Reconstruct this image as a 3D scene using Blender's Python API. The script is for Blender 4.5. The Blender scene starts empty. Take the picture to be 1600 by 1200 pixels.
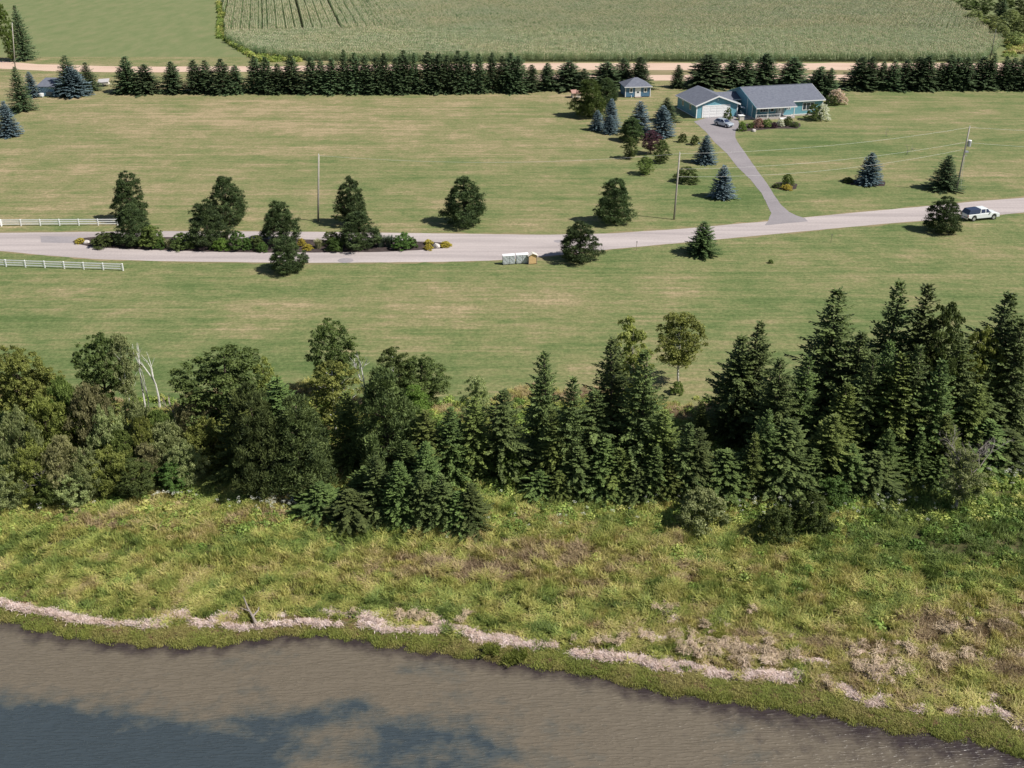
import bpy, math, random
import numpy as np
from math import radians, sin, cos, atan, atan2, tan, pi, sqrt
random.seed(7); rng = np.random.default_rng(7)
SC = bpy.context.scene; COL = SC.collection

# ------------------------------------------------------------------ camera
F, TH, HC = 1650.0, radians(26.5), 51.05          # focal length in photo pixels, pitch down, height above the lawn
cam = bpy.data.cameras.new('camera'); cam.lens = 36 * F / 1600; cam.sensor_width = 36; cam.sensor_fit = 'HORIZONTAL'
cam.clip_start = 0.5; cam.clip_end = 9000
co = bpy.data.objects.new('camera', cam); COL.objects.link(co)
co.location = (0, 0, HC); co.rotation_euler = (pi / 2 - TH, 0, 0); SC.camera = co
# ------------------------------------------------------------------ light
SUN_EL, SUN_DIR = radians(49), radians(-20)       # to the sun: mostly +X (right), a little towards the camera
sx, sy, sz = cos(SUN_DIR) * cos(SUN_EL), sin(SUN_DIR) * cos(SUN_EL), sin(SUN_EL)
w = bpy.data.worlds.new('World'); SC.world = w; w.use_nodes = True
nt = w.node_tree; nt.nodes.clear()
sky = nt.nodes.new('ShaderNodeTexSky'); sky.sky_type = 'NISHITA'; sky.sun_disc = False
sky.sun_elevation = SUN_EL; sky.sun_rotation = pi / 2 - SUN_DIR; sky.air_density = 1.0; sky.dust_density = 1.0
bg = nt.nodes.new('ShaderNodeBackground'); bg.inputs['Strength'].default_value = 0.055
wo = nt.nodes.new('ShaderNodeOutputWorld'); nt.links.new(sky.outputs[0], bg.inputs[0]); nt.links.new(bg.outputs[0], wo.inputs[0])
sl = bpy.data.lights.new('sun', 'SUN'); sl.energy = 4.8; sl.angle = radians(0.53); sl.color = (1.0, 0.955, 0.88)
so = bpy.data.objects.new('sun', sl); COL.objects.link(so)
so.rotation_euler = (pi / 2 - SUN_EL, 0, atan2(sy, sx) + pi / 2); so.location = (0, 0, 100)
SC.view_settings.view_transform = 'Standard'; SC.view_settings.look = 'None'
SC.view_settings.exposure = 0.34; SC.view_settings.gamma = 1.0; SC.view_settings.use_curve_mapping = False
SC.cycles.max_bounces = 6; SC.cycles.transparent_max_bounces = 8

# ------------------------------------------------------------------ survey: photo pixel -> place on the land
c_, s_ = cos(TH), sin(TH)
def hit(px, py, z=0.0):
    k = (600 - py) / F
    zz = z - HC
    Y = zz * (c_ + k * s_) / (k * c_ - s_)
    d = Y * c_ - zz * s_
    return ((px - 800) / F * d, Y)
SHORE = [(0,962),(45,977),(83,985),(166,999),(230,1006),(298,1007),(364,1002),(414,992),(470,989),(530,992),(640,1012),(700,1018),(773,1030),
         (850,1041),(920,1051),(1000,1071),(1060,1082),(1187,1099),(1322,1121),(1386,1139),(1470,1148),(1555,1161),(1600,1186)]
_sh = np.array([hit(x, y, -2.0) for x, y in SHORE])
_shx = np.concatenate([[-400, -60], _sh[:, 0], [_sh[-1, 0] + 25, 400]])
_shy = np.concatenate([[_sh[0, 1] + 30, _sh[0, 1] + 4], _sh[:, 1], [_sh[-1, 1] - 9, _sh[-1, 1] - 40]])
def ys(x): return np.interp(x, _shx, _shy) + 0.18 * np.sin(np.asarray(x) * 2.1) + 0.1 * np.sin(np.asarray(x) * 5.3 + 1)
def tz(x, y):
    x = np.asarray(x, float); y = np.asarray(y, float)
    d = y - ys(x)
    t = np.clip(d / 36, 0, 1); t = t * t * (3 - 2 * t)
    z = np.where(d < 0, -2.02 + np.maximum(d * 0.13, -4), -2.02 + 0.3 * np.clip(d / 1.0, 0, 1) + 1.72 * t)
    rough = np.clip(d / 4, 0, 1) * np.clip((34 - d) / 10, 0, 1)
    z = z + rough * 0.10 * (np.sin(x * 1.3 + y * .7) * np.sin(y * 1.1 - x * .4) + .5 * np.sin(x * 3.1 - y * 2.2))
    return z
def G(px, py):
    z = 0.0
    for _ in range(12):
        X, Y = hit(px, py, z); z = 0.5 * z + 0.5 * float(tz(X, Y))
    return X, Y, float(tz(X, Y))
def zat(Y, py):                                    # height at distance Y that shows at photo row py
    k = (600 - py) / F
    return Y * (k * c_ - s_) / (c_ + k * s_) + HC
def scl(Y, z=0.0): return F / (Y * c_ - (z - HC) * s_)   # photo pixels per metre
def place(px_top, py_top, py_base):
    """stand of an upright thing from its top pixel and the row of its foot"""
    px = px_top
    for _ in range(6):
        X, Y, z = G(px, py_base); zt = zat(Y, py_top)
        X = (px_top - 800) / scl(Y, zt); px = 800 + X * scl(Y, z)
    return X, Y, float(tz(X, Y)), zt - float(tz(X, Y))

# ------------------------------------------------------------------ object helpers
def tag(o, label=None, cat=None, group=None, kind=None):
    if label: o['label'] = label
    if cat: o['category'] = cat
    if group: o['group'] = group
    if kind: o['kind'] = kind
    return o
def link(name, data, mat=None, parent=None, loc=(0, 0, 0), rot=(0, 0, 0), scale=(1, 1, 1)):
    o = bpy.data.objects.new(name, data); COL.objects.link(o)
    o.location = loc; o.rotation_euler = rot; o.scale = scale
    if parent is not None: o.parent = parent
    if mat is not None and data is not None:
        if not data.materials: data.materials.append(mat)
        if data.materials[0] is not mat:
            o.material_slots[0].link = 'OBJECT'; o.material_slots[0].material = mat
    return o
def thing(name, label, cat, loc=(0, 0, 0), rz=0, group=None):
    o = link(name, None, loc=loc, rot=(0, 0, rz)); o.empty_display_size = .3
    return tag(o, label, cat, group)
class MB:
    def __init__(s): s.v = []; s.f = []
    def add(s, vs, fs):
        n = len(s.v); s.v += [tuple(p) for p in vs]; s.f += [tuple(i + n for i in f) for f in fs]; return s
    def box(s, x0, x1, y0, y1, z0, z1):
        return s.add([(x0,y0,z0),(x1,y0,z0),(x1,y1,z0),(x0,y1,z0),(x0,y0,z1),(x1,y0,z1),(x1,y1,z1),(x0,y1,z1)],
                     [(0,3,2,1),(4,5,6,7),(0,1,5,4),(1,2,6,5),(2,3,7,6),(3,0,4,7)])
    def poly(s, pts): return s.add(pts, [tuple(range(len(pts)))])
    def slab(s, pts, t):                            # polygon pts (top, ccw seen from above) with thickness t downwards
        n = len(pts); lo = [(x, y, z - t) for x, y, z in pts]
        return s.add(list(pts) + lo, [tuple(range(n)), tuple(range(2*n-1, n-1, -1))] + [(i, i + n, (i+1) % n + n, (i+1) % n) for i in range(n)])
    def prism(s, prof, y0, y1):                     # profile (x,z) extruded along y
        n = len(prof)
        return s.add([(x, y0, z) for x, z in prof] + [(x, y1, z) for x, z in prof],
                     [tuple(range(n)), tuple(range(2*n-1, n-1, -1))] + [(i, i + n, (i+1) % n + n, (i+1) % n) for i in range(n)])
    def tube(s, pts, rad, n=6, cap=True):
        pts = [np.array(p, float) for p in pts]
        if not hasattr(rad, '__len__'): rad = [rad] * len(pts)
        base = len(s.v)
        for i, p in enumerate(pts):
            t = pts[min(i+1, len(pts)-1)] - pts[max(i-1, 0)]; t /= np.linalg.norm(t) + 1e-9
            a = np.cross(t, (0, 0, 1) if abs(t[2]) < .9 else (1, 0, 0)); a /= np.linalg.norm(a); b = np.cross(t, a)
            for k in range(n):
                an = 2 * pi * k / n; s.v.append(tuple(p + rad[i] * (cos(an) * a + sin(an) * b)))
        for i in range(len(pts) - 1):
            for k in range(n):
                k2 = (k + 1) % n; s.f.append((base+i*n+k, base+i*n+k2, base+(i+1)*n+k2, base+(i+1)*n+k))
        if cap:
            s.f.append(tuple(base + k for k in range(n))[::-1]); s.f.append(tuple(base + (len(pts)-1)*n + k for k in range(n)))
        return s
    def mesh(s, name, smooth=False):
        m = bpy.data.meshes.new(name); m.from_pydata(s.v, [], s.f); m.update()
        if smooth: m.polygons.foreach_set('use_smooth', [True] * len(m.polygons))
        return m
    def obj(s, name, mat, parent=None, smooth=False, **k): return link(name, s.mesh(name, smooth), mat, parent, **k)
def quad_mesh(name, V, var=None):
    """V: (N,4,3) quads"""
    N = len(V); m = bpy.data.meshes.new(name)
    m.vertices.add(N * 4); m.vertices.foreach_set('co', np.ascontiguousarray(V, dtype=np.float32).ravel())
    m.loops.add(N * 4); m.loops.foreach_set('vertex_index', np.arange(N * 4, dtype=np.int32))
    m.polygons.add(N); m.polygons.foreach_set('loop_start', np.arange(N, dtype=np.int32) * 4)
    if var is not None:
        a = m.attributes.new('var', 'FLOAT', 'POINT'); a.data.foreach_set('value', np.repeat(np.asarray(var, np.float32), 4))
    m.update(calc_edges=True); return m
def unit(v): return v / (np.linalg.norm(v, axis=-1, keepdims=True) + 1e-9)
def diamonds(C, A, B, tip=0.0):
    """leaf shaped quads: centre, half length vector, half width vector"""
    return np.stack([C - A, C - B + A * tip, C + A, C + B + A * tip], axis=1)

# ------------------------------------------------------------------ materials
def mat_new(name):
    m = bpy.data.materials.new(name); m.use_nodes = True; n = m.node_tree
    return m, n, n.nodes['Principled BSDF'], n.nodes['Material Output']
def N(n, t, **k):
    x = n.nodes.new(t)
    for a, b in k.items():
        if a.startswith('i_'):
            kk = a[2:]; x.inputs[int(kk) if kk.isdigit() else kk.replace('_', ' ')].default_value = b
        else: setattr(x, a, b)
    return x
def L(n, a, b): n.links.new(a, b)
def rgb(*c): return (c[0], c[1], c[2], 1)
def mixc(n, fac, a, b, mode='MIX'):
    x = N(n, 'ShaderNodeMix', data_type='RGBA', blend_type=mode)
    for sock, val in ((x.inputs['Factor'], fac), (x.inputs['A'], a), (x.inputs['B'], b)):
        if hasattr(val, 'is_linked'): L(n, val, sock)
        else: sock.default_value = val if not isinstance(val, tuple) else (val if len(val) == 4 else rgb(*val))
    return x.outputs['Result']
def pos_noise(n, scale, detail=4, rough=.55, stretch=None, kind='geo'):
    if kind == 'geo': src = N(n, 'ShaderNodeNewGeometry').outputs['Position']
    else: src = N(n, 'ShaderNodeTexCoord').outputs['Object']
    if stretch:
        mp = N(n, 'ShaderNodeMapping'); mp.inputs['Scale'].default_value = stretch; L(n, src, mp.inputs['Vector']); src = mp.outputs[0]
    t = N(n, 'ShaderNodeTexNoise'); t.inputs['Scale'].default_value = scale; t.inputs['Detail'].default_value = detail; t.inputs['Roughness'].default_value = rough
    L(n, src, t.inputs['Vector']); return t.outputs['Fac']
def ramp(n, fac, stops, interp='LINEAR'):
    r = N(n, 'ShaderNodeValToRGB'); r.color_ramp.interpolation = interp
    while len(r.color_ramp.elements) < len(stops): r.color_ramp.elements.new(.5)
    for e, (p, c) in zip(r.color_ramp.elements, stops):
        e.position = p; e.color = c if len(c) == 4 else rgb(*c)
    L(n, fac, r.inputs[0]); return r.outputs[0]
def mrange(n, val, a, b, c=0, d=1):
    x = N(n, 'ShaderNodeMapRange'); x.inputs[1].default_value = a; x.inputs[2].default_value = b; x.inputs[3].default_value = c; x.inputs[4].default_value = d
    L(n, val, x.inputs[0]); return x.outputs[0]
def math_(n, op, a, b=0.0):
    x = N(n, 'ShaderNodeMath', operation=op)
    for i, v in enumerate((a, b)):
        if hasattr(v, 'is_linked'): L(n, v, x.inputs[i])
        else: x.inputs[i].default_value = v
    return x.outputs[0]
def bump(n, p, h, strength=.5, dist=.05):
    b = N(n, 'ShaderNodeBump'); b.inputs['Strength'].default_value = strength; b.inputs['Distance'].default_value = dist
    L(n, h, b.inputs['Height']); L(n, b.outputs[0], p.inputs['Normal'])
def attr(n, name, typ='GEOMETRY'):
    a = N(n, 'ShaderNodeAttribute'); a.attribute_name = name; a.attribute_type = typ; return a.outputs['Fac']

def simple(name, col, rough=.6, metal=0, noise=None, spec=None, nscale=6, b=0):
    m, n, p, o = mat_new(name)
    p.inputs['Roughness'].default_value = rough; p.inputs['Metallic'].default_value = metal
    if spec is not None: p.inputs['Specular IOR Level'].default_value = spec
    if noise:
        f = pos_noise(n, nscale, 5, .6, kind='obj')
        c = ramp(n, f, [(.3, tuple(v * (1 - noise) for v in col)), (.7, tuple(min(1, v * (1 + noise)) for v in col))])
        L(n, c, p.inputs['Base Color'])
        if b: bump(n, p, f, b, .03)
    else: p.inputs['Base Color'].default_value = rgb(*col)
    return m
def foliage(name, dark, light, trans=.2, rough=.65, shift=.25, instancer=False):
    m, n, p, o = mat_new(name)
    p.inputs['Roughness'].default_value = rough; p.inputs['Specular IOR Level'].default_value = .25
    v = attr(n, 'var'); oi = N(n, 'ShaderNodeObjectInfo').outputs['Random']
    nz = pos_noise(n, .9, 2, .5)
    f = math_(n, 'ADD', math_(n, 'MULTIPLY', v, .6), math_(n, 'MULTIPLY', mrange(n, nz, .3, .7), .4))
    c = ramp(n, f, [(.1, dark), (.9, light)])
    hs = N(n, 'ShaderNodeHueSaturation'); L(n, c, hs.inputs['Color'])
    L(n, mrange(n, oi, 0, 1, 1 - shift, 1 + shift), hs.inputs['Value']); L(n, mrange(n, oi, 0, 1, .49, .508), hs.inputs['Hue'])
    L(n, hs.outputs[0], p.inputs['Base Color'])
    if trans:
        t = N(n, 'ShaderNodeBsdfTranslucent'); L(n, mixc(n, 1.0, hs.outputs[0], (1.0, 1.15, .5), 'MULTIPLY'), t.inputs['Color'])
        ms = N(n, 'ShaderNodeMixShader'); ms.inputs[0].default_value = trans
        L(n, p.outputs[0], ms.inputs[1]); L(n, t.outputs[0], ms.inputs[2]); L(n, ms.outputs[0], o.inputs[0])
    return m
M = {}
M['spruce'] = foliage('spruce_needles', (.020, .036, .012), (.165, .210, .068), .1)
M['fir'] = foliage('green_spruce_needles', (.026, .050, .016), (.175, .245, .072), .12)
M['green_mix'] = foliage('yellowish_spruce_needles', (.034, .054, .014), (.215, .260, .070), .12)
M['row'] = foliage('windbreak_needles', (.018, .040, .018), (.165, .235, .110), .06)
M['pine'] = foliage('pine_needles', (.018, .036, .013), (.140, .195, .064), .1)
M['lane_pine'] = foliage('lane_pine_needles', (.016, .034, .013), (.125, .180, .062), .08)
M['blue'] = foliage('blue_spruce_needles', (.060, .098, .115), (.230, .315, .350), .04, shift=.1)
M['dark_leaf'] = foliage('dark_leaves', (.036, .060, .016), (.165, .215, .060), .25)
M['leaf'] = foliage('green_leaves', (.070, .110, .026), (.260, .335, .090), .3)
M['olive'] = foliage('olive_leaves', (.090, .112, .026), (.330, .355, .092), .3)
M['grey_leaf'] = foliage('grey_green_leaves', (.120, .155, .056), (.430, .470, .210), .3)
M['sage'] = foliage('sage_brown_leaves', (.130, .128, .058), (.420, .405, .190), .25)
M['lime'] = foliage('yellow_green_leaves', (.070, .120, .020), (.200, .300, .060), .3)
M['bright'] = foliage('bright_green_leaves', (.045, .090, .020), (.140, .230, .055), .25)
M['gold'] = foliage('golden_leaves', (.300, .240, .030), (.600, .500, .090), .2)
M['purple'] = foliage('purple_leaves', (.045, .018, .028), (.110, .050, .070), .15)
M['pale_grass'] = foliage('plume_grass', (.200, .200, .110), (.400, .380, .240), .2)
M['teal_grass'] = foliage('blue_green_grass', (.060, .085, .060), (.150, .190, .140), .2)
M['white_bloom'] = foliage('white_blossom', (.55, .55, .44), (.85, .85, .74), .2, shift=.03)
M['pink_bloom'] = foliage('pink_blossom', (.50, .36, .28), (.80, .64, .54), .2, shift=.03)
M['rose_bloom'] = foliage('dusty_pink_flowers', (.25, .12, .10), (.50, .30, .26), .2, shift=.03)
M['bark'] = simple('bark', (.10, .075, .055), .9, noise=.4, nscale=8)
M['grey_bark'] = simple('grey_bark', (.22, .20, .18), .9, noise=.35, nscale=6)
M['birch_bark'] = simple('birch_bark', (.62, .60, .56), .8, noise=.25, nscale=5)
M['dead'] = simple('dead_twigs', (.26, .23, .21), .9, noise=.2)
M['dead_pink'] = simple('reddish_dead_twigs', (.30, .22, .22), .9, noise=.2)

def grass_mat(name, stops, trans=.25, val=.25):
    """blade colour picked by the tuft's own tint"""
    m, n, p, o = mat_new(name)
    p.inputs['Roughness'].default_value = .6; p.inputs['Specular IOR Level'].default_value = .3
    t = attr(n, 'tint', 'INSTANCER'); oi = N(n, 'ShaderNodeObjectInfo').outputs['Random']
    v = attr(n, 'var')
    f = math_(n, 'ADD', t, math_(n, 'MULTIPLY', math_(n, 'SUBTRACT', oi, .5), .22))
    f = math_(n, 'ADD', f, math_(n, 'MULTIPLY', math_(n, 'SUBTRACT', v, .5), .16))
    c = ramp(n, f, stops)
    hs = N(n, 'ShaderNodeHueSaturation'); L(n, c, hs.inputs['Color']); L(n, mrange(n, oi, 0, 1, 1 - val, 1 + val), hs.inputs['Value'])
    L(n, hs.outputs[0], p.inputs['Base Color'])
    tr = N(n, 'ShaderNodeBsdfTranslucent'); L(n, hs.outputs[0], tr.inputs['Color'])
    ms = N(n, 'ShaderNodeMixShader'); ms.inputs[0].default_value = trans
    L(n, p.outputs[0], ms.inputs[1]); L(n, tr.outputs[0], ms.inputs[2]); L(n, ms.outputs[0], o.inputs[0])
    return m

# ground: lawn / shore soil
def ground_material():
    m, n, p, o = mat_new('ground_grass')
    dry = attr(n, 'dry'); shore = attr(n, 'shore')
    big = pos_noise(n, 1, 5, .6, (.012, .03, 1)); streak = pos_noise(n, 1, 6, .65, (.045, .42, 1)); fine = pos_noise(n, 1, 5, .7, (.35, 1.6, 1))
    grain = pos_noise(n, 2.2, 4, .75); patch = pos_noise(n, .11, 5, .6)
    f = math_(n, 'ADD', math_(n, 'MULTIPLY', math_(n, 'SUBTRACT', big, .5), .9), dry)
    f = math_(n, 'ADD', f, math_(n, 'MULTIPLY', math_(n, 'SUBTRACT', streak, .5), 1.25))
    f = math_(n, 'ADD', f, math_(n, 'MULTIPLY', math_(n, 'SUBTRACT', fine, .5), 1.0))
    f = math_(n, 'ADD', f, math_(n, 'MULTIPLY', math_(n, 'SUBTRACT', patch, .5), 1.1))
    spk = pos_noise(n, .55, 6, .75); lng = pos_noise(n, 1, 6, .7, (.010, 1.3, 1)); f = math_(n, 'ADD', f, math_(n, 'MULTIPLY', math_(n, 'SUBTRACT', lng, .5), .9)); f = math_(n, 'ADD', f, math_(n, 'MULTIPLY', math_(n, 'SUBTRACT', spk, .5), 1.0))
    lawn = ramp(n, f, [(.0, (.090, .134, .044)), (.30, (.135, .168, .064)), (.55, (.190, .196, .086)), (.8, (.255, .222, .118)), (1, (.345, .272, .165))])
    g = mixc(n, .8, lawn, ramp(n, grain, [(.25, (.62, .62, .60)), (.75, (1.35, 1.35, 1.32))]), 'MULTIPLY')
    soil = ramp(n, pos_noise(n, .8, 5, .6), [(.3, (.050, .055, .020)), (.55, (.110, .100, .045)), (.8, (.180, .150, .085))])
    mud = ramp(n, pos_noise(n, 1.2, 4, .6), [(.3, (.16, .085, .055)), (.7, (.10, .095, .04))])
    c = mixc(n, mrange(n, shore, .25, .75), g, soil)
    c = mixc(n, mrange(n, shore, 1.2, 1.7), c, mud)
    L(n, c, p.inputs['Base Color']); p.inputs['Roughness'].default_value = .9; p.inputs['Specular IOR Level'].default_value = .15
    bump(n, p, math_(n, 'ADD', grain, fine), .6, .12)
    return m
def soil_like(name, stops, scale, b=.4, stretch=None, rough=.95):
    m, n, p, o = mat_new(name)
    f = pos_noise(n, scale, 8, .65, stretch); g = pos_noise(n, 3.0, 4, .7)
    c = mixc(n, .5, ramp(n, f, stops), ramp(n, g, [(.3, (.8, .8, .8)), (.7, (1.2, 1.2, 1.2))]), 'MULTIPLY')
    L(n, c, p.inputs['Base Color']); p.inputs['Roughness'].default_value = rough; p.inputs['Specular IOR Level'].default_value = .2
    bump(n, p, g, b, .05); return m
M['ground'] = ground_material()
M['asphalt'] = soil_like('worn_asphalt', [(.36, (.33, .29, .285)), (.5, (.41, .36, .35)), (.64, (.47, .415, .40))], .22, .25, (.12, 1.6, 1))
M['asphalt_dark'] = soil_like('driveway_asphalt', [(.3, (.235, .215, .225)), (.7, (.29, .265, .275))], .25, .2)
M['patch'] = soil_like('newer_asphalt', [(.3, (.26, .24, .25)), (.7, (.32, .29, .30))], .3, .2)
M['gravel'] = soil_like('red_gravel', [(.3, (.50, .35, .27)), (.55, (.58, .43, .34)), (.75, (.46, .34, .25))], .15, .4, (.3, 1.6, 1))
M['verge'] = soil_like('dry_verge', [(.3, (.16, .16, .07)), (.6, (.26, .21, .12)), (.8, (.34, .26, .16))], .2, .4, (.3, 1.2, 1))
M['hay'] = soil_like('mown_hayfield', [(.30, (.130, .168, .066)), (.5, (.165, .190, .082)), (.70, (.205, .205, .100))], .16, .5, (1.6, .5, 1))
M['cornsoil'] = soil_like('field_soil', [(.3, (.045, .050, .022)), (.7, (.085, .075, .04))], .6, .4)
M['mulch'] = soil_like('dark_mulch', [(.3, (.035, .026, .026)), (.7, (.085, .065, .06))], 1.2, .6)

# ------------------------------------------------------------------ ground sheet
def smooth(e0, e1, x):
    t = np.clip((x - e0) / (e1 - e0), 0, 1); return t * t * (3 - 2 * t)
def grid_mesh(name, xs, ys_, zf, attrs):
    X, Y = np.meshgrid(xs, ys_); Z = zf(X, Y); nx, ny = len(xs), len(ys_)
    m = bpy.data.meshes.new(name)
    V = np.stack([X, Y, Z], -1).reshape(-1, 3)
    m.vertices.add(len(V)); m.vertices.foreach_set('co', V.astype(np.float32).ravel())
    i, j = np.meshgrid(np.arange(nx - 1), np.arange(ny - 1)); a = (j * nx + i).ravel()
    q = np.stack([a, a + 1, a + nx + 1, a + nx], 1)
    m.loops.add(q.size); m.loops.foreach_set('vertex_index', q.astype(np.int32).ravel())
    m.polygons.add(len(q)); m.polygons.foreach_set('loop_start', np.arange(len(q), dtype=np.int32) * 4)
    m.polygons.foreach_set('use_smooth', [True] * len(q))
    for k, fn in attrs.items():
        at = m.attributes.new(k, 'FLOAT', 'POINT'); at.data.foreach_set('value', fn(X, Y).astype(np.float32).ravel())
    m.update(calc_edges=True); return m
def blob(X, Y, px, py, rx, ry):
    x0, y0 = hit(px, py); return np.exp(-(((X - x0) / rx) ** 2 + ((Y - y0) / ry) ** 2))
def dry_f(X, Y):
    d = np.full(X.shape, .49)
    d += .05 + .12 * smooth(150, 240, Y) * smooth(60, 10, X) - .20 * smooth(125, 108, Y) * 0
    d -= .09 * smooth(165, 140, Y)
    d += .16 * blob(X, Y, 790, 470, 32, 10) + .14 * blob(X, Y, 250, 170, 45, 18) + .10 * blob(X, Y, 120, 300, 35, 22)
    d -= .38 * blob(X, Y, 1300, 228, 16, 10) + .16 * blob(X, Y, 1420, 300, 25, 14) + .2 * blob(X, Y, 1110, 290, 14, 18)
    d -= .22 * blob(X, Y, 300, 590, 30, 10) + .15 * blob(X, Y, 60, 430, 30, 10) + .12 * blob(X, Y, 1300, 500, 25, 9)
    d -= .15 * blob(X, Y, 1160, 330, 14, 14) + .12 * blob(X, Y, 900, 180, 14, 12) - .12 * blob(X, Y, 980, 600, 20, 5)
    d += .10 * blob(X, Y, 720, 60, 40, 30) + .1 * blob(X, Y, 1500, 440, 15, 5)
    return d
def shore_f(X, Y):
    d = Y - ys(X)
    e = 98 + 2.2 * np.sin(X * .21) + 1.4 * np.sin(X * .57 + 1)
    return smooth(e + 1.5, e - 1.5, Y) + smooth(6, 0, d)
gx = np.concatenate([[-3500, -1500, -700, -350], np.arange(-190, -56, 6), np.arange(-56, 64, .6), np.arange(64, 230, 6), [300, 450, 800, 1600, 3500]])
gy = np.concatenate([[-200, -60, 0, 20, 30, 38], np.arange(42, 106, .6), np.arange(106, 330, 3), [340, 360, 400, 460, 540, 650, 900, 1500, 3000, 6000]])
g = link('ground', grid_mesh('ground', gx, gy, tz, {'dry': dry_f, 'shore': shore_f}), M['ground'])
tag(g, 'mown lawn and rough shore land', kind='structure')

# ------------------------------------------------------------------ water
def water_material():
    m, n, p, o = mat_new('river_water')
    deep = attr(n, 'deep'); edge = attr(n, 'edge')
    n1 = pos_noise(n, .22, 6, .62, (.7, 1.25, 1)); n2 = pos_noise(n, .9, 5, .6)
    f = math_(n, 'ADD', deep, math_(n, 'MULTIPLY', math_(n, 'SUBTRACT', n1, .5), 2.3))
    f = math_(n, 'ADD', f, math_(n, 'MULTIPLY', math_(n, 'SUBTRACT', n2, .5), .9))
    c = ramp(n, f, [(.30, (.145, .122, .092)), (.55, (.116, .106, .086)), (.85, (.070, .080, .080)), (1.0, (.046, .060, .070))])
    e = math_(n, 'ADD', edge, math_(n, 'MULTIPLY', math_(n, 'SUBTRACT', n2, .5), 1.1))
    c = mixc(n, mrange(n, e, .35, .95), c, (.042, .032, .032))
    L(n, c, p.inputs['Base Color']); p.inputs['Roughness'].default_value = .3; p.inputs['IOR'].default_value = 1.33
    # short wind ripples, crests running left-right
    w1 = pos_noise(n, 1, 3, .5, (.55, 3.2, 1)); w2 = pos_noise(n, 1, 2, .5, (1.6, 7, 1)); w3 = pos_noise(n, 1, 2, .5, (.35, .9, 1))
    rd = N(n, 'ShaderNodeMath', operation='POWER'); L(n, math_(n, 'SUBTRACT', 1.0, math_(n, 'ABSOLUTE', math_(n, 'MULTIPLY', math_(n, 'SUBTRACT', w1, .5), 4))), rd.inputs[0]); rd.inputs[1].default_value = 3
    h = math_(n, 'ADD', math_(n, 'MULTIPLY', rd.outputs[0], .55), math_(n, 'MULTIPLY', w2, .3)); h = math_(n, 'ADD', h, math_(n, 'MULTIPLY', w3, 1.2))
    bump(n, p, h, 1.0, .075)
    return m
def deep_f(X, Y):
    d = np.full(X.shape, .16)
    for px, py, rx, ry, a in [(20,1150,6,4,.75),(0,1190,8,4,.6),(130,1185,4,3,.15),(200,1165,5,2.2,.3),(300,1180,6,2.5,.6),(380,1160,6,1.6,.6),(460,1125,5,1.0,.6),(520,1112,3,.9,.45),
                              (330,1200,9,2,.6),(560,1100,2,.8,.4),(620,1150,3,1.4,.4),(690,1140,3,1.6,.4),(760,1165,3,1.4,.4),(700,1185,5,2,.35),(640,1195,5,2,.3),
                              (100,1130,2.5,1.2,.3),(190,1118,2.5,1,.35),(900,1180,4,2,.1)]:
        x0, y0 = hit(px, py, -2); d += a * np.exp(-(((X - x0) / rx) ** 2 + ((Y - y0) / ry) ** 2))
    d += .3 * smooth(46, 38, Y)
    return d
def edge_f(X, Y):
    d = ys(X) - Y
    wd = 1.6 + 1.4 * smooth(0, 35, X)
    return np.exp(-(np.maximum(d, 0) / wd) ** 1.6) * 1.1 + .28 * np.exp(-((d - 4.2) / 1.6) ** 2) * smooth(0, 20, X)
wx = np.concatenate([[-3500, -600, -200, -90], np.arange(-50, 60, .5), [100, 220, 600, 3500]]); wy = np.concatenate([[-3000, -600, -100, 0, 25], np.arange(32, 82, .5), [95, 110]])
wt = link('water', grid_mesh('water', wx, wy, lambda X, Y: X * 0 - 2.0, {'deep': deep_f, 'edge': edge_f}), water_material())
tag(wt, 'brown shallow water with dark weed beds', kind='structure')

# ------------------------------------------------------------------ flat sheets: roads, driveway, beds, fields
def densify(pts, step):
    out = []
    for a, b in zip(pts, pts[1:] + pts[:1]):
        a = np.array(a); b = np.array(b); k = max(1, int(np.linalg.norm(b - a) / step)); out += [tuple(a + (b - a) * i / k) for i in range(k)]
    return out
def sheet(name, pts, z, mat, label, wob=.12, step=1.5, side=True):
    """pts in metres; a thin sheet with a slightly ragged edge"""
    P = densify(pts, step)
    P = [(x + random.uniform(-wob, wob), y + random.uniform(-wob, wob) * 1.3) for x, y in P]
    mb = MB(); mb.poly([(x, y, z) for x, y in P])
    o = mb.obj(name, mat); tag(o, label, kind='structure'); return o
def gp(l): return [hit(x, y) for x, y in l]
def strip(name, up, lo, z, mat, label, wob=.1):
    """ribbon between two photo polylines"""
    xs = np.arange(min(up[0][0], lo[0][0]), max(up[-1][0], lo[-1][0]) + 1, 14)
    ux = np.interp(xs, *zip(*up)); lx = np.interp(xs, *zip(*lo)); mb = MB(); vs = []
    for x, a, b in zip(xs, ux, lx):
        A = hit(x, a); B = hit(x, b)
        vs += [(A[0], A[1] + random.uniform(-wob, wob), z), (B[0], B[1] + random.uniform(-wob, wob), z)]
    mb.add(vs, [(2*i, 2*i+1, 2*i+3, 2*i+2) for i in range(len(xs) - 1)])
    o = mb.obj(name, mat); tag(o, label, kind='structure'); return o
ROAD_UP = [(-400,368),(0,364),(250,361),(460,362),(700,365),(850,367),(950,365),(1060,358),(1150,350),(1200,346),(1255,340),(1350,331),(1450,322),(1520,315),(1600,309),(1900,280)]
ROAD_LO = [(-400,380),(0,392),(60,398),(150,405),(250,408),(470,411),(600,410),(700,409),(770,407),(840,402),(950,390),(1100,376),(1250,362),(1400,348),(1500,341),(1600,332),(1900,306)]
def shiftl(l, d): return [(x, y + d) for x, y in l]
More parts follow.
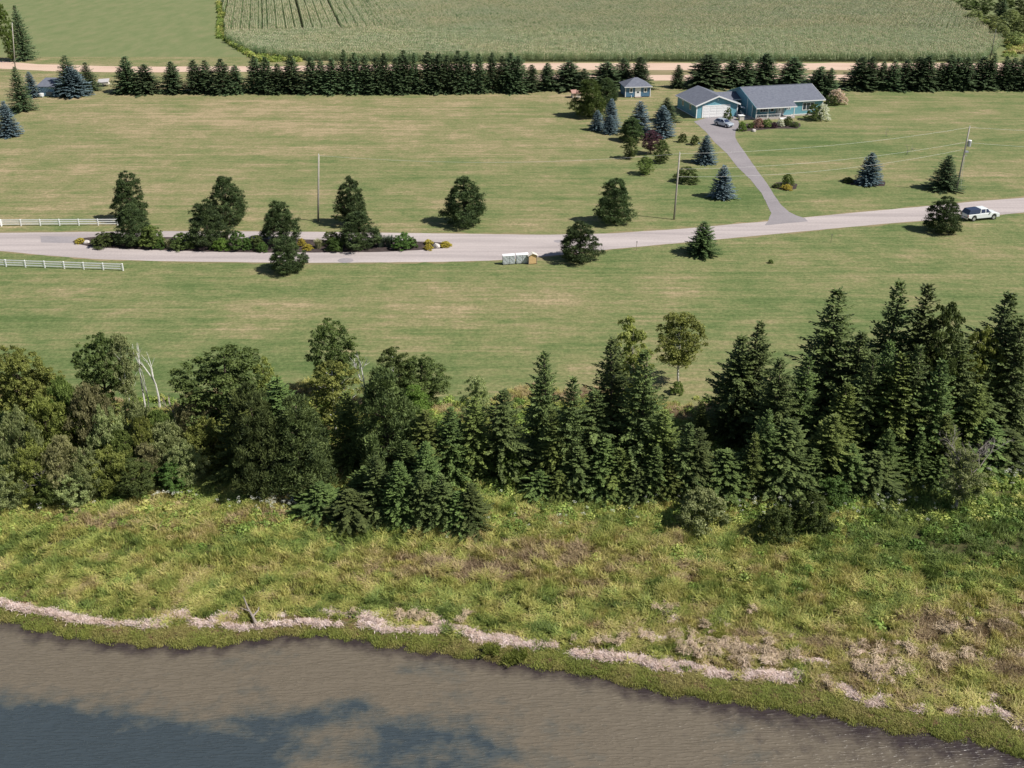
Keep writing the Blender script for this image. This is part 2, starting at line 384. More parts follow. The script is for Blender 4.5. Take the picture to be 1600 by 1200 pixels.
strip('road_verge', shiftl(ROAD_UP, -1.6), shiftl(ROAD_LO, 1.6), .006, M['verge'], 'dry grass and grit along both road edges', .45)
strip('road', ROAD_UP, ROAD_LO, .012, M['asphalt'], 'pale asphalt lane crossing the lawn', .05)
sheet('road_patch', gp([(63,369),(118,370),(150,374),(116,380),(64,379)]), .018, M['patch'], 'darker asphalt patch at the tip of the planted island', .02)
sheet('driveway', gp([(1084,190),(1089,194),(1103,206),(1116,222),(1136,240),(1154,263),(1172,280),(1189,301),(1199,320),(1205,333),(1200,345),(1195,352),(1262,346),(1258,341),(1245,337),(1233,331),(1221,321),(1209,304),(1198,286),(1187,271),(1177,257),(1165,240),(1155,226),(1149,215),(1149,204),(1160,200),(1150,184),(1166,178),(1140,174)]), .018, M['asphalt_dark'], 'grey asphalt driveway up to the garage', .04)
sheet('island_bed', gp([(113,378),(125,382),(140,385.5),(200,389.5),(325,393.5),(430,395),(510,394.5),(589,394),(651,391),(690,388),(707,384.5),(701,379.5),(636,377),(460,374),(300,371),(160,369),(122,373)]), .022, M['mulch'], 'dark mulch bed in the middle of the road', .05, 1.0)
sheet('house_bed', gp([(1150,201),(1160,206),(1185,203),(1215,201),(1246,201),(1252,197),(1250,193),(1240,190),(1170,193),(1152,196)]), .008, M['mulch'], 'planting bed along the house front', .1)
sheet('lawn_bed', gp([(1207,290),(1213,295),(1228,298),(1244,295),(1246,288),(1230,284),(1212,285)]), .008, M['mulch'], 'small planting bed on the front lawn', .1)
sheet('spruce_bed', gp([(1316,282),(1322,288),(1350,291),(1382,291),(1384,284),(1352,280)]), .008, M['mulch'], 'bare soil ring under the lone blue spruce', .1)
for px, py, wd in ((540, 407, 12.5), (873, 377, 8)):
    x0, y0 = hit(px, py); sc = scl(y0); r = wd / sc
    sheet('road_repair', [(x0 + r * cos(a), y0 + r * .9 * sin(a)) for a in np.linspace(0, 2*pi, 14)[:-1]], .018, M['patch'], 'dark round repair in the road surface', .03, .4)
# fields behind the hedge row
far = hit(800, -25)[1]
sheet('hayfield', [(-700, 312), (-700, far + 900), (500, far + 900), (500, 312)], .006, M['hay'], 'mown hayfield beyond the gravel road', .3, 40)
sheet('gravel_road', gp([(-300,93),(0,94.5),(60,100.5),(184,104),(380,104),(600,101),(850,98.5),(1300,98.5),(1900,98.5),(1900,109),(1300,109.5),(850,109.5),(600,110.5),(380,112),(184,113),(50,110),(0,107),(-300,105)]), .016, M['gravel'], 'pinkish gravel road behind the hedge row', .3, 5)
sheet('verge_strip', gp([(815,109),(1900,108),(1900,118),(815,118)]), .010, M['verge'], 'grassy strip between gravel road and bare lane', .3, 5)
sheet('dirt_lane', gp([(800,117.5),(1000,117),(1900,116),(1900,124),(1000,126),(812,126)]), .016, M['gravel'], 'bare reddish lane beside the gravel road', .3, 5)
CORN = gp([(352,-30),(350,20),(352,50),(362,68),(385,82),(420,90),(480,95),(600,96.5),(1530,96.5),(1552,85),(1562,72),(1530,45),(1480,8),(1440,-25)])
sheet('field_soil', CORN, .012, M['cornsoil'], 'dark soil under the corn', .3, 8)

# ------------------------------------------------------------------ instanced stuff
def gn_scatter(name, P, ROT, SCL, TINT, protos, mat, label, cat='plants'):
    m = bpy.data.meshes.new(name); n_ = len(P)
    m.vertices.add(n_); m.vertices.foreach_set('co', np.asarray(P, np.float32).ravel())
    a = m.attributes.new('rot', 'FLOAT_VECTOR', 'POINT'); a.data.foreach_set('vector', np.asarray(ROT, np.float32).ravel())
    a = m.attributes.new('scl', 'FLOAT_VECTOR', 'POINT'); a.data.foreach_set('vector', np.asarray(SCL, np.float32).ravel())
    a = m.attributes.new('tint', 'FLOAT', 'POINT'); a.data.foreach_set('value', np.asarray(TINT, np.float32).ravel())
    a = m.attributes.new('pick', 'INT', 'POINT'); a.data.foreach_set('value', rng.integers(0, len(protos), n_).astype(np.int32))
    m.materials.append(mat); o = link(name, m)
    tree = bpy.data.node_groups.new(name, 'GeometryNodeTree')
    tree.interface.new_socket('Geometry', in_out='INPUT', socket_type='NodeSocketGeometry'); tree.interface.new_socket('Geometry', in_out='OUTPUT', socket_type='NodeSocketGeometry')
    nn = tree.nodes; gi = nn.new('NodeGroupInput'); go = nn.new('NodeGroupOutput'); iop = nn.new('GeometryNodeInstanceOnPoints')
    j = nn.new('GeometryNodeJoinGeometry')
    for i, pm in enumerate(protos):
        if not pm.materials: pm.materials.append(mat)
        po = bpy.data.objects.new(name + '_kind', pm)
        oi = nn.new('GeometryNodeObjectInfo'); oi.inputs['Object'].default_value = po; oi.inputs['As Instance'].default_value = True
        tree.links.new(oi.outputs['Geometry'], j.inputs[0])
    def na(nm, t):
        x = nn.new('GeometryNodeInputNamedAttribute'); x.data_type = t; x.inputs['Name'].default_value = nm
        return [s for s in x.outputs if s.enabled and s.name == 'Attribute'][0]
    e2r = nn.new('FunctionNodeEulerToRotation'); tree.links.new(na('rot', 'FLOAT_VECTOR'), e2r.inputs[0])
    tree.links.new(gi.outputs[0], iop.inputs['Points']); tree.links.new(j.outputs[0], iop.inputs['Instance'])
    iop.inputs['Pick Instance'].default_value = True
    tree.links.new(na('pick', 'INT'), iop.inputs['Instance Index']); tree.links.new(e2r.outputs[0], iop.inputs['Rotation'])
    tree.links.new(na('scl', 'FLOAT_VECTOR'), iop.inputs['Scale']); tree.links.new(iop.outputs[0], go.inputs[0])
    md = o.modifiers.new('scatter', 'NODES'); md.node_group = tree
    return tag(o, label, cat, kind='stuff')

def blades(name, n, h, spread, width, lean, seed, bend=.5):
    r = np.random.default_rng(seed); Q = []; var = []
    a = r.uniform(0, 2*pi, n); rad = spread * np.sqrt(r.uniform(0, 1, n)); base = np.stack([rad*np.cos(a), rad*np.sin(a), np.zeros(n)], 1)
    az = r.uniform(0, 2*pi, n); hh = h * r.uniform(.55, 1.1, n); le = lean * r.uniform(.2, 1.3, n)
    d = np.stack([np.cos(az), np.sin(az), np.zeros(n)], 1); side = np.stack([-np.sin(az), np.cos(az), np.zeros(n)], 1) * width / 2
    p1 = base + d * (le * hh * .35)[:, None] + np.array([0, 0, 1]) * (hh * .6)[:, None]
    p2 = base + d * (le * hh)[:, None] + np.array([0, 0, 1]) * (hh * (1 - bend * .5 * np.minimum(le, 1)))[:, None]
    z = side
    Q.append(np.stack([base - z, base + z, p1 + z*.8, p1 - z*.8], 1)); Q.append(np.stack([p1 - z*.8, p1 + z*.8, p2 + z*.15, p2 - z*.15], 1))
    v = r.uniform(0, 1, n); return quad_mesh(name, np.concatenate(Q), np.concatenate([v, v]))
def leafclump(name, n, R, H, size, seed):
    r = np.random.default_rng(seed)
    d = unit(r.normal(size=(n, 3))); d[:, 2] = np.abs(d[:, 2]); rr = r.uniform(.35, 1, n) ** .5
    C = d * rr[:, None] * np.array([R, R, H])
    nr = unit(d + r.normal(size=(n, 3)) * .7); A = unit(np.cross(nr, r.normal(size=(n, 3)))); B = np.cross(nr, A)
    sz = size * r.uniform(.6, 1.3, n)[:, None]
    return quad_mesh(name, diamonds(C, A * sz, B * sz * .6), r.uniform(0, 1, n))
def vnoise(x, y, s, k=0):
    """cheap smooth noise, 0..1"""
    x = x * s; y = y * s; v = 0
    for i in range(5):
        a = 1.3 * i + k * 2.7 + .4; f = 1.25 ** i
        v = v + np.sin((x * cos(a) + y * sin(a)) * f * 1.7 + 3.1 * i + k) * np.sin((x * sin(a * 1.7) - y * cos(a * 1.3)) * f * 1.3 + 1.7 * i * k + k)
    return np.clip(.5 + v / 3.6, 0, 1)

def inpoly(x, y, poly):
    ins = np.zeros(len(x), bool); n = len(poly)
    for i in range(n):
        x1, y1 = poly[i]; x2, y2 = poly[(i+1) % n]
        cnd = ((y1 > y) != (y2 > y)); xi = (x2 - x1) * (y - y1) / ((y2 - y1) if y2 != y1 else 1e-9) + x1
        ins ^= cnd & (x < xi)
    return ins

# --- corn
def corn_seg(seed):
    r = np.random.default_rng(seed); Q = []; var = []
    n = 12
    for k in range(n):
        x = (k + .5) / n * 3 - 1.5 + r.uniform(-.06, .06); y = r.uniform(-.05, .05); h = r.uniform(1.9, 2.75); pv = r.uniform(-.3, .45)
        b = np.array([x, y, 0]); lx, ly = r.uniform(-.12, .12, 2)
        top = b + np.array([lx, ly, h])
        sd = np.array([.02, .015, 0]); Q.append([b - sd, b + sd, top + sd*.5, top - sd*.5]); var.append(.35)
        az0 = r.uniform(0, pi)
        for i in range(7):
            t = .25 + .65 * i / 6; az = az0 + (i % 2) * pi + r.uniform(-.5, .5); d = np.array([cos(az), sin(az), 0]); s = np.array([-sin(az), cos(az), 0]) * .05
            p = b + (top - b) * t; ln = r.uniform(.45, .75); q = p + d * ln * .5 + np.array([0, 0, .28]); e = p + d * ln + np.array([0, 0, r.uniform(-.1, .15)])
            Q.append([p - s*.6, p + s*.6, q + s, q - s]); Q.append([q - s, q + s, e + s*.1, e - s*.1]); vv = r.uniform(.2, .8) + pv; var += [vv, vv]
        for i in range(3):
            az = r.uniform(0, 2*pi); d = np.array([cos(az), sin(az), 0]) * .14; s = np.array([-sin(az), cos(az), 0]) * .022
            Q.append([top - s, top + s, top + d + s + np.array([0, 0, .32]), top + d - s + np.array([0, 0, .32])]); var.append(1.6)
    return quad_mesh('corn_plants', np.array(Q), var)
m, n, p, o = mat_new('corn_leaves')
v = attr(n, 'var'); oi = N(n, 'ShaderNodeObjectInfo').outputs['Random']
nb = pos_noise(n, .05, 4, .6); nb2 = pos_noise(n, .5, 3, .6)
f = math_(n, 'ADD', math_(n, 'MULTIPLY', v, .5), math_(n, 'MULTIPLY', math_(n, 'SUBTRACT', oi, .5), .15))
c = ramp(n, f, [(.05, (.15, .22, .10)), (.35, (.29, .37, .18)), (.55, (.46, .45, .28)), (.85, (.66, .58, .42))])
c = mixc(n, .8, c, ramp(n, nb, [(.3, (.86, .95, .9)), (.7, (1.1, 1.03, .95))]), 'MULTIPLY')
L(n, c, p.inputs['Base Color']); p.inputs['Roughness'].default_value = .5; M['corn'] = m
tr = N(n, 'ShaderNodeBsdfTranslucent'); L(n, c, tr.inputs['Color']); ms = N(n, 'ShaderNodeMixShader'); ms.inputs[0].default_value = .2
L(n, p.outputs[0], ms.inputs[1]); L(n, tr.outputs[0], ms.inputs[2]); L(n, ms.outputs[0], o.inputs[0])
vpx = 405.0; rdx = (vpx - 800) / F * c_; rd = unit(np.array([rdx, 1.0])); rn = np.array([rd[1], -rd[0]])
P = []; RZ = []
head_y = hit(480, 56)[1]
ref = np.array(hit(477, 0))
for k, u in enumerate([a + b for a in np.arange(-160, 460, 2.85) for b in ((0, .6, 1.2, 1.8) if a < 24 else (0, .71, 1.43, 2.14))]):
    dref = (u + 1000.3) % 12.6
    striped = u < 24
    grp = k % 4
    if (u < 22) and dref < .9: continue
    tt = np.arange(-260, 300, 3.0) + (k % 3); B = ref + rn * u + rd * tt[:, None]
    edgeY = head_y + (3 * sin(u * .05))
    ok = (B[:, 1] > edgeY) & inpoly(B[:, 0], B[:, 1], CORN)
    for b in B[ok]: P.append((b[0], b[1])); RZ.append(atan2(rd[1], rd[0]))
for y in np.arange(CORN[8][1], head_y + 3, .80):
    X = np.arange(-140, 190, 3.0) + random.uniform(-1, 1); ok = inpoly(X, X * 0 + y, CORN) & (y < head_y + 3 * np.sin((X + 60) * .05) )
    for x in X[ok]: P.append((x, y)); RZ.append(random.uniform(-.05, .05))
P = np.array(P); kk = len(P)
P3 = np.column_stack([P[:, 0] + rng.normal(0, .06, kk), P[:, 1] + rng.normal(0, .06, kk), np.full(kk, .01)])
gn_scatter('corn_field', P3, np.column_stack([np.zeros(kk), np.zeros(kk), RZ]), np.column_stack([np.ones(kk), np.ones(kk), rng.uniform(.86, 1.1, kk) * (.92 + .16 * vnoise(P[:, 0], P[:, 1], .15))]), np.zeros(kk), [corn_seg(i) for i in range(4)], M['corn'], 'tall standing corn behind the gravel road', 'corn')
#SECTION_MARSH
# ------------------------------------------------------------------ shore vegetation
def tint_f(X, Y):
    """0 green .. .5 yellow green .. 1 tan/brown, surveyed from the photo"""
    t = .41 + .34 * (vnoise(X, Y, .35, 1) - .5) + .42 * (vnoise(X, Y, 1.1, 2) - .5)
    def b(px, py, rx, ry): 
        x0, y0, _ = G(px, py); return np.exp(-(((X - x0) / rx) ** 2 + ((Y - y0) / ry) ** 2))
    t -= .38 * b(1480, 850, 13, 5) + .25 * b(1580, 800, 8, 5) + .20 * b(120, 850, 14, 2.5) + .18 * b(560, 850, 9, 2)
    t += .08 * b(1400, 1080, 14, 4) - .08 * b(700, 940, 20, 2)
    t += .30 * b(250, 820, 12, 2.2) + .28 * b(640, 890, 11, 1.8) + .26 * b(880, 870, 12, 3) + .16 * b(1200, 900, 10, 2.0) + .34 * b(1520, 980, 6, 2.2) + .14 * b(1500, 1040, 12, 5) + .18 * b(1180, 1000, 8, 2.0) + .12 * b(1400, 1030, 8, 2)
    t += .25 * b(480, 800, 5, 1.5)
    return np.clip(t, 0, 1)
SH = [(.0, (.130, .185, .045)), (.22, (.240, .305, .075)), (.40, (.380, .400, .105)), (.62, (.480, .430, .150)), (.82, (.460, .355, .215)), (1.0, (.260, .190, .115))]
M['marsh'] = grass_mat('marsh_blades', SH)
M['brush'] = grass_mat('brush_leaves', [(.0, (.120, .205, .042)), (.3, (.255, .350, .078)), (.55, (.390, .410, .110)), (.8, (.420, .340, .150)), (1.0, (.290, .200, .110))])
M['sedge'] = grass_mat('sedge_blades', [(.0, (.150, .190, .045)), (.5, (.260, .290, .065)), (1.0, (.330, .290, .105))])
M['wrack'] = grass_mat('dried_eelgrass', [(.0, (.46, .36, .24)), (.5, (.60, .46, .40)), (1.0, (.72, .60, .56))], .05, .12)
nP = 78000
X = rng.uniform(-58, 66, nP); Y = rng.uniform(44, 96, nP); d = Y - ys(X)
keep = (d > 1.6) & (d < 33)
dens = np.clip(.35 + 1.2 * vnoise(X, Y, .8, 3), 0, 1)
keep &= rng.uniform(0, 1, nP) < dens
# wrack bands
WR = [[(0,942,7),(40,950,8),(83,960,8),(149,972,7)],[(149,972,5),(200,975,3),(245,979,5)],[(225,974,8),(262,969,9),(290,957,10)],[(335,970,8),(350,962,8),(365,963,6)],[(290,965,3),(310,975,3),(390,981,3),(430,976,2.5),(480,972,2.5),(530,978,2.5)],
      [(500,955,3),(560,962,2.5),(605,978,4)],[(560,975,3),(605,984,3),(657,983,6),(690,985,5)],[(680,974,5),(715,981,7),(745,994,10),(770,1000,8)],[(770,1000,9),(797,1002,12),(840,1008,9),(867,1009,8)],
      [(895,1019,8),(920,1022,9),(955,1026,8),(990,1030,7),(1030,1040,7),(1060,1046,7)],[(1000,1032,8),(1040,1036,6),(1075,1041,8),(1112,1052,8),(1160,1058,6),(1199,1054,12),(1230,1060,8),(1250,1053,9)],
      [(1303,1046,4),(1318,1045,4)],[(1286,1058,5),(1298,1062,5)],[(1365,1055,5),(1385,1062,8),(1392,1068,4)],[(1308,1072,4),(1330,1083,8),(1342,1090,6)],[(1352,1100,3),(1380,1097,7),(1385,1088,3)],
      [(1425,1110,4),(1445,1107,4)],[(1480,1112,3),(1510,1110,5),(1545,1113,4)],[(1550,1085,4),(1556,1092,4)],[(1555,1110,3),(1575,1120,3),(1598,1135,3)],[(430,962,3),(436,960,3)],[(560,958,2),(590,962,3)],
      [(1040,955,3),(1060,970,2)],[(1120,970,4),(1140,985,3)],[(1130,1012,6),(1180,1015,6)],[(1240,1030,3),(1290,1036,3)],[(1520,1030,4),(1560,1036,4)],[(1450,985,2),(1470,980,2)],[(1000,990,2),(1040,1000,2)]]
wpts = []
for band in WR:
    for (x1, y1, w1), (x2, y2, w2) in zip(band, band[1:]):
        ln = sqrt((x2-x1)**2 + ((y2-y1)*1.8)**2); k = int(ln * (w1 + w2) * .5 * .24) + 2
        for _ in range(k):
            t = random.random(); wdt = (w1 + (w2 - w1) * t) * (.22 + .42 * float(vnoise(np.array(x1 + (x2-x1)*t), np.array(1.0), .09, 8))); 
            wpts.append((x1 + (x2-x1)*t + random.gauss(0, 2.5), y1 + (y2-y1)*t + max(-1.3, min(1.3, random.gauss(0, .6))) * wdt))
wpts = [(x, y) for x, y in wpts if vnoise(np.array(x * .16), np.array(y * .3), 1.0, 6) + random.uniform(-.14, .14) > .36]
W3 = np.array([G(x, y) for x, y in wpts]); 
# grid of wrack cover, so grass thins out under it
cell = set((int(x / .35), int(y / .35)) for x, y, _ in W3)
under = np.array([(int(a / .35), int(b / .35)) in cell for a, b in zip(X, Y)])
keep &= ~(under & (rng.uniform(0, 1, nP) < .93))
X, Y, d = X[keep], Y[keep], d[keep]; kk = len(X); Z = tz(X, Y)
wr_d = np.array([hit(x, y, -1.75) for x, y in [(0,945),(83,962),(149,974),(245,982),(290,972),(390,984),(480,974),(530,980),(605,986),(690,990),(745,1000),(797,1010),(867,1015),(920,1024),(990,1033),(1060,1048),(1112,1056),(1199,1064),(1250,1066),(1300,1080),(1345,1094),(1385,1102),(1445,1112),(1550,1117),(1598,1140)]]); o_ = np.argsort(wr_d[:, 0]); wline = np.interp(X, wr_d[o_, 0], wr_d[o_, 1])
lowz = Y < wline - .3                              # seaward of the wrack: short sedge only
T = tint_f(X, Y)
g_ok = ~lowz & (rng.uniform(0, 1, kk) < np.where(d > 20, .45, 1.0))
flow = 2 * pi * vnoise(X, Y, .4, 5) + .8          # wind-laid swirls
lean = .1 + .75 * vnoise(X, Y, .7, 7)
i = np.where(g_ok)[0]; hgt = (.42 + .5 * vnoise(X[i], Y[i], .9, 4)) * rng.uniform(.7, 1.25, len(i)) * np.clip(.55 + d[i] / 16, .55, 1.15)
bl = [blades('grass_tuft', 34, .8, .32, .040, .6, s) for s in range(5)]
gn_scatter('marsh_grass', np.column_stack([X[i], Y[i], Z[i] - .03]), np.column_stack([lean[i] * np.sin(flow[i]) * .7, lean[i] * np.cos(flow[i]) * .7, rng.uniform(-.6, .6, len(i))]),
           np.column_stack([rng.uniform(.9, 1.4, len(i)), rng.uniform(.9, 1.4, len(i)), hgt]), T[i], bl, M['marsh'], 'tall wind-laid marsh grass along the shore', 'grass')
i = np.where(lowz)[0]
bs = [blades('sedge_tuft', 44, .14, .30, .028, .8, s + 20) for s in range(3)]
k2 = 15000; X2 = rng.uniform(-52, 60, k2); Y2 = ys(X2) + rng.uniform(-.25, 4.6, k2); wl2 = np.interp(X2, wr_d[o_, 0], wr_d[o_, 1]); ok = (Y2 < wl2 + .3) | (rng.uniform(0, 1, k2) < .1)
X2, Y2 = X2[ok], Y2[ok]; Z2 = np.maximum(tz(X2, Y2), -2.03); k2 = len(X2)
gn_scatter('shore_sedge', np.column_stack([X2, Y2, Z2 - .01]), np.column_stack([rng.normal(0, .15, k2), rng.normal(0, .15, k2), rng.uniform(0, 6.28, k2)]),
           np.column_stack([rng.uniform(.9, 1.5, k2), rng.uniform(.9, 1.5, k2), rng.uniform(.4, .95, k2) * (1 + 1.6 * np.exp(-((Y2 - ys(X2)) / .35) ** 2))]),
           np.clip(.3 + .7 * vnoise(X2, Y2, .5, 9), 0, 1), bs, M['sedge'], 'short green sedge between wrack line and water', 'sedge')
# brush: low leafy shrubs towards the wood, mixed into the grass
k3 = 15000; X3 = rng.uniform(-58, 66, k3); Y3 = rng.uniform(58, 99, k3); d3 = Y3 - ys(X3)
pr = smooth(8, 22, d3) * np.clip(vnoise(X3, Y3, .45, 11) * 2.0 - .35, .05, 1) * smooth(45, 38, d3)
ok = rng.uniform(0, 1, k3) < pr; X3, Y3, d3 = X3[ok], Y3[ok], d3[ok]; k3 = len(X3)
cl = [leafclump('brush_clump', 90, .34, .42, .075, s) for s in range(5)]
sz = (.55 + .9 * vnoise(X3, Y3, .7, 12)) * rng.uniform(.7, 1.4, k3)
gn_scatter('low_brush', np.column_stack([X3, Y3, tz(X3, Y3) - .02]), np.column_stack([np.zeros(k3), np.zeros(k3), rng.uniform(0, 6.28, k3)]),
           np.column_stack([sz * 1.15, sz * 1.15, sz]), np.clip(tint_f(X3, Y3) - .12 + .25 * (vnoise(X3, Y3, 1.2, 14) - .5), 0, 1), cl, M['brush'], 'low leafy brush and weeds between wood and marsh', 'undergrowth')
# wrack
def strands(seed):
    r = np.random.default_rng(seed); n = 60
    C = np.column_stack([r.normal(0, .2, n), r.normal(0, .11, n), r.uniform(.03, .13, n)]); az = r.normal(.0, .8, n)
    A = np.column_stack([np.cos(az), np.sin(az), r.normal(0, .25, n)]) * r.uniform(.08, .2, n)[:, None]; B = np.column_stack([-np.sin(az), np.cos(az), r.normal(0, .4, n)]) * .017
    return quad_mesh('eelgrass_strands', diamonds(C, A, B), r.uniform(0, 1, n))
kw = len(W3)
gn_scatter('wrack_line', W3 + np.array([0, 0, .0]), np.column_stack([rng.normal(0, .1, kw), rng.normal(0, .1, kw), rng.normal(-.3, .6, kw)]), np.column_stack([rng.uniform(.8, 1.4, kw)] * 2 + [rng.uniform(.6, 1.8, kw)]),
           rng.uniform(.2, 1, kw), [strands(s) for s in range(4)], M['wrack'], 'bleached pinkish eelgrass washed up along the shore', 'seaweed')
# scattered thin dead-grass litter between
k4 = 520; lit = []; LB = [(1180,1010,60,12),(1130,1020,60,9),(1240,1030,60,8),(1500,985,60,16),(1540,1035,50,8),(1060,960,22,6),(1130,975,20,8),(1000,1005,60,7),(600,968,60,5),(1340,1050,40,8),(1460,1020,60,8)]
for _ in range(k4):
    q = random.choice(LB); lit.append(G(q[0] + random.gauss(0, q[2]), q[1] + random.gauss(0, q[3])))
lit = np.array(lit); ok = (lit[:, 1] - ys(lit[:, 0])) > 2.2; lit = lit[ok & (vnoise(lit[:, 0], lit[:, 1], .5, 21) > .5)]; k4 = len(lit)
gn_scatter('dry_litter', lit + np.array([0, 0, .35]), np.column_stack([rng.normal(0, .2, k4), rng.normal(0, .2, k4), rng.uniform(0, 6, k4)]), np.column_stack([rng.uniform(.8, 1.5, k4)] * 2 + [rng.uniform(1, 2, k4)]),
           rng.uniform(-.1, .15, k4), [strands(s + 9) for s in range(2)], M['wrack'], 'thin bleached litter lying in the marsh grass', 'seaweed')
# wood floor undergrowth
k5 = 9000; X5 = rng.uniform(-62, 72, k5); e5 = 98 + 2.2 * np.sin(X5 * .21) + 1.4 * np.sin(X5 * .57 + 1); Y5 = rng.uniform(76, 102, k5); ok = (Y5 < e5 + .4); X5, Y5 = X5[ok], Y5[ok]; k5 = len(X5)
ed = smooth(4, 0, e5[ok] - Y5); sz = rng.uniform(.5, 1.3, k5) * (1.25 - .6 * ed)
gn_scatter('wood_floor_plants', np.column_stack([X5, Y5, tz(X5, Y5) - .03]), np.column_stack([np.zeros(k5), np.zeros(k5), rng.uniform(0, 6.28, k5)]), np.column_stack([sz * 1.2, sz * 1.2, sz]),
           np.clip(.12 + .4 * vnoise(X5, Y5, .4, 17) + .45 * ed, 0, 1), cl, M['brush'], 'weeds and seedlings covering the wood floor', 'undergrowth')
ke = 4200; Xe = rng.uniform(-62, 72, ke); Ye = 98 + 2.2 * np.sin(Xe * .21) + 1.4 * np.sin(Xe * .57 + 1) + rng.normal(.2, .7, ke)
gn_scatter('field_edge_grass', np.column_stack([Xe, Ye, tz(Xe, Ye) - .02]), np.column_stack([rng.normal(0, .15, ke), rng.normal(0, .15, ke), rng.uniform(0, 6, ke)]), np.column_stack([rng.uniform(.7, 1.1, ke)] * 2 + [rng.uniform(.35, .8, ke)]),
           np.clip(.5 + .4 * vnoise(Xe, Ye, .5, 3), 0, 1), bl, M['marsh'], 'unmown grass where the lawn meets the wood', 'grass')
# ------------------------------------------------------------------ tree kinds (mesh data, about 10 m tall each, shared between trees)
TM = {}
def spruce_mesh(seed, H=10.0, R=2.3, levels=34, per=8, droop=.25, z0=.5, jag=.35, dens=1.0, pw=.8, fat=1.0, fuzz=.5, lump=.14, gap=.04):
    r = np.random.default_rng(seed); C = []; A = []; B = []; V = []; ph = r.uniform(0, 6.28, 3)
    for k in range(levels):
        t = (k + r.uniform(0, .6)) / levels; z = z0 + (H - z0) * t
        Lm = R * ((1 - t) ** pw) + .12
        n = per if t < .8 else per - 2
        a0 = r.uniform(0, 2*pi)
        for i in range(n):
            az = a0 + 2*pi*i/n + r.uniform(-.3, .3); ln = Lm * r.uniform(1 - jag, 1.08)
            z = z0 + (H - z0) * min(.985, max(0, (k + .3 + r.uniform(-.5, .5) * 2 * fuzz) / levels))
            ln *= 1 + lump * (sin(2 * az + ph[0] + 5 * t) * .6 + sin(3 * az + ph[1] - 9 * t) * .5 + sin(5 * az + ph[2] + 17 * t) * .4)
            if r.random() < gap: continue
            if r.random() < .10 * jag / .35: ln *= 1.25
            d = np.array([cos(az), sin(az), 0]); sd = np.array([-sin(az), cos(az), 0])
            up = .25 + .6 * t - droop * (1 - t) + r.uniform(-.12, .12)
            m = max(3, int(ln / .17 * dens))
            s = (np.arange(m) + r.uniform(.2, .8)) / m; s = s ** .8
            p = d * (s * ln)[:, None]; zz = z + up * s * ln * .55 - .38 * (s ** 2) * ln * (1 - t) * .6 + .22 * np.maximum(s - .75, 0) * ln
            p = p + np.array([0, 0, 1]) * zz[:, None]
            vb = r.uniform(.25, .8)
            for sgn in (-1, 1, 0):
                tl = np.minimum((.16 + .30 * (1 - s) * ln * .75), .60) * (.75 + .25 * fat) if sgn else np.full(m, .26)
                dirv = d * .75 + sgn * sd * .8 + np.array([0, 0, -.16]) if sgn else d * .9 + np.array([0, 0, .42])
                dv = unit(dirv + r.normal(0, .16, (m, 3))); nrm = unit(np.array([0, 0, 1.]) + r.normal(0, .4, (m, 3)))
                w_ = unit(np.cross(dv, nrm)) * (.052 + .03 * r.random((m, 1))) * fat
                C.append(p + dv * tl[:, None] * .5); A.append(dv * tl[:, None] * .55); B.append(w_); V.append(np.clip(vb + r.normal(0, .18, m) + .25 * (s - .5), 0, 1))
    m = 10; zt = H - .25 + .1 * np.arange(m) / m
    C.append(np.column_stack([r.normal(0, .03, m), r.normal(0, .03, m), zt])); A.append(unit(np.column_stack([r.normal(0, .4, m), r.normal(0, .4, m), np.full(m, 1.)])) * .22); B.append(unit(r.normal(size=(m, 3)) * [1, 1, .1]) * .05); V.append(np.full(m, .7))
    C, A, B, V = map(np.concatenate, (C, A, B, V))
    return quad_mesh('spruce_crown', diamonds(C, A, B, .25), V)
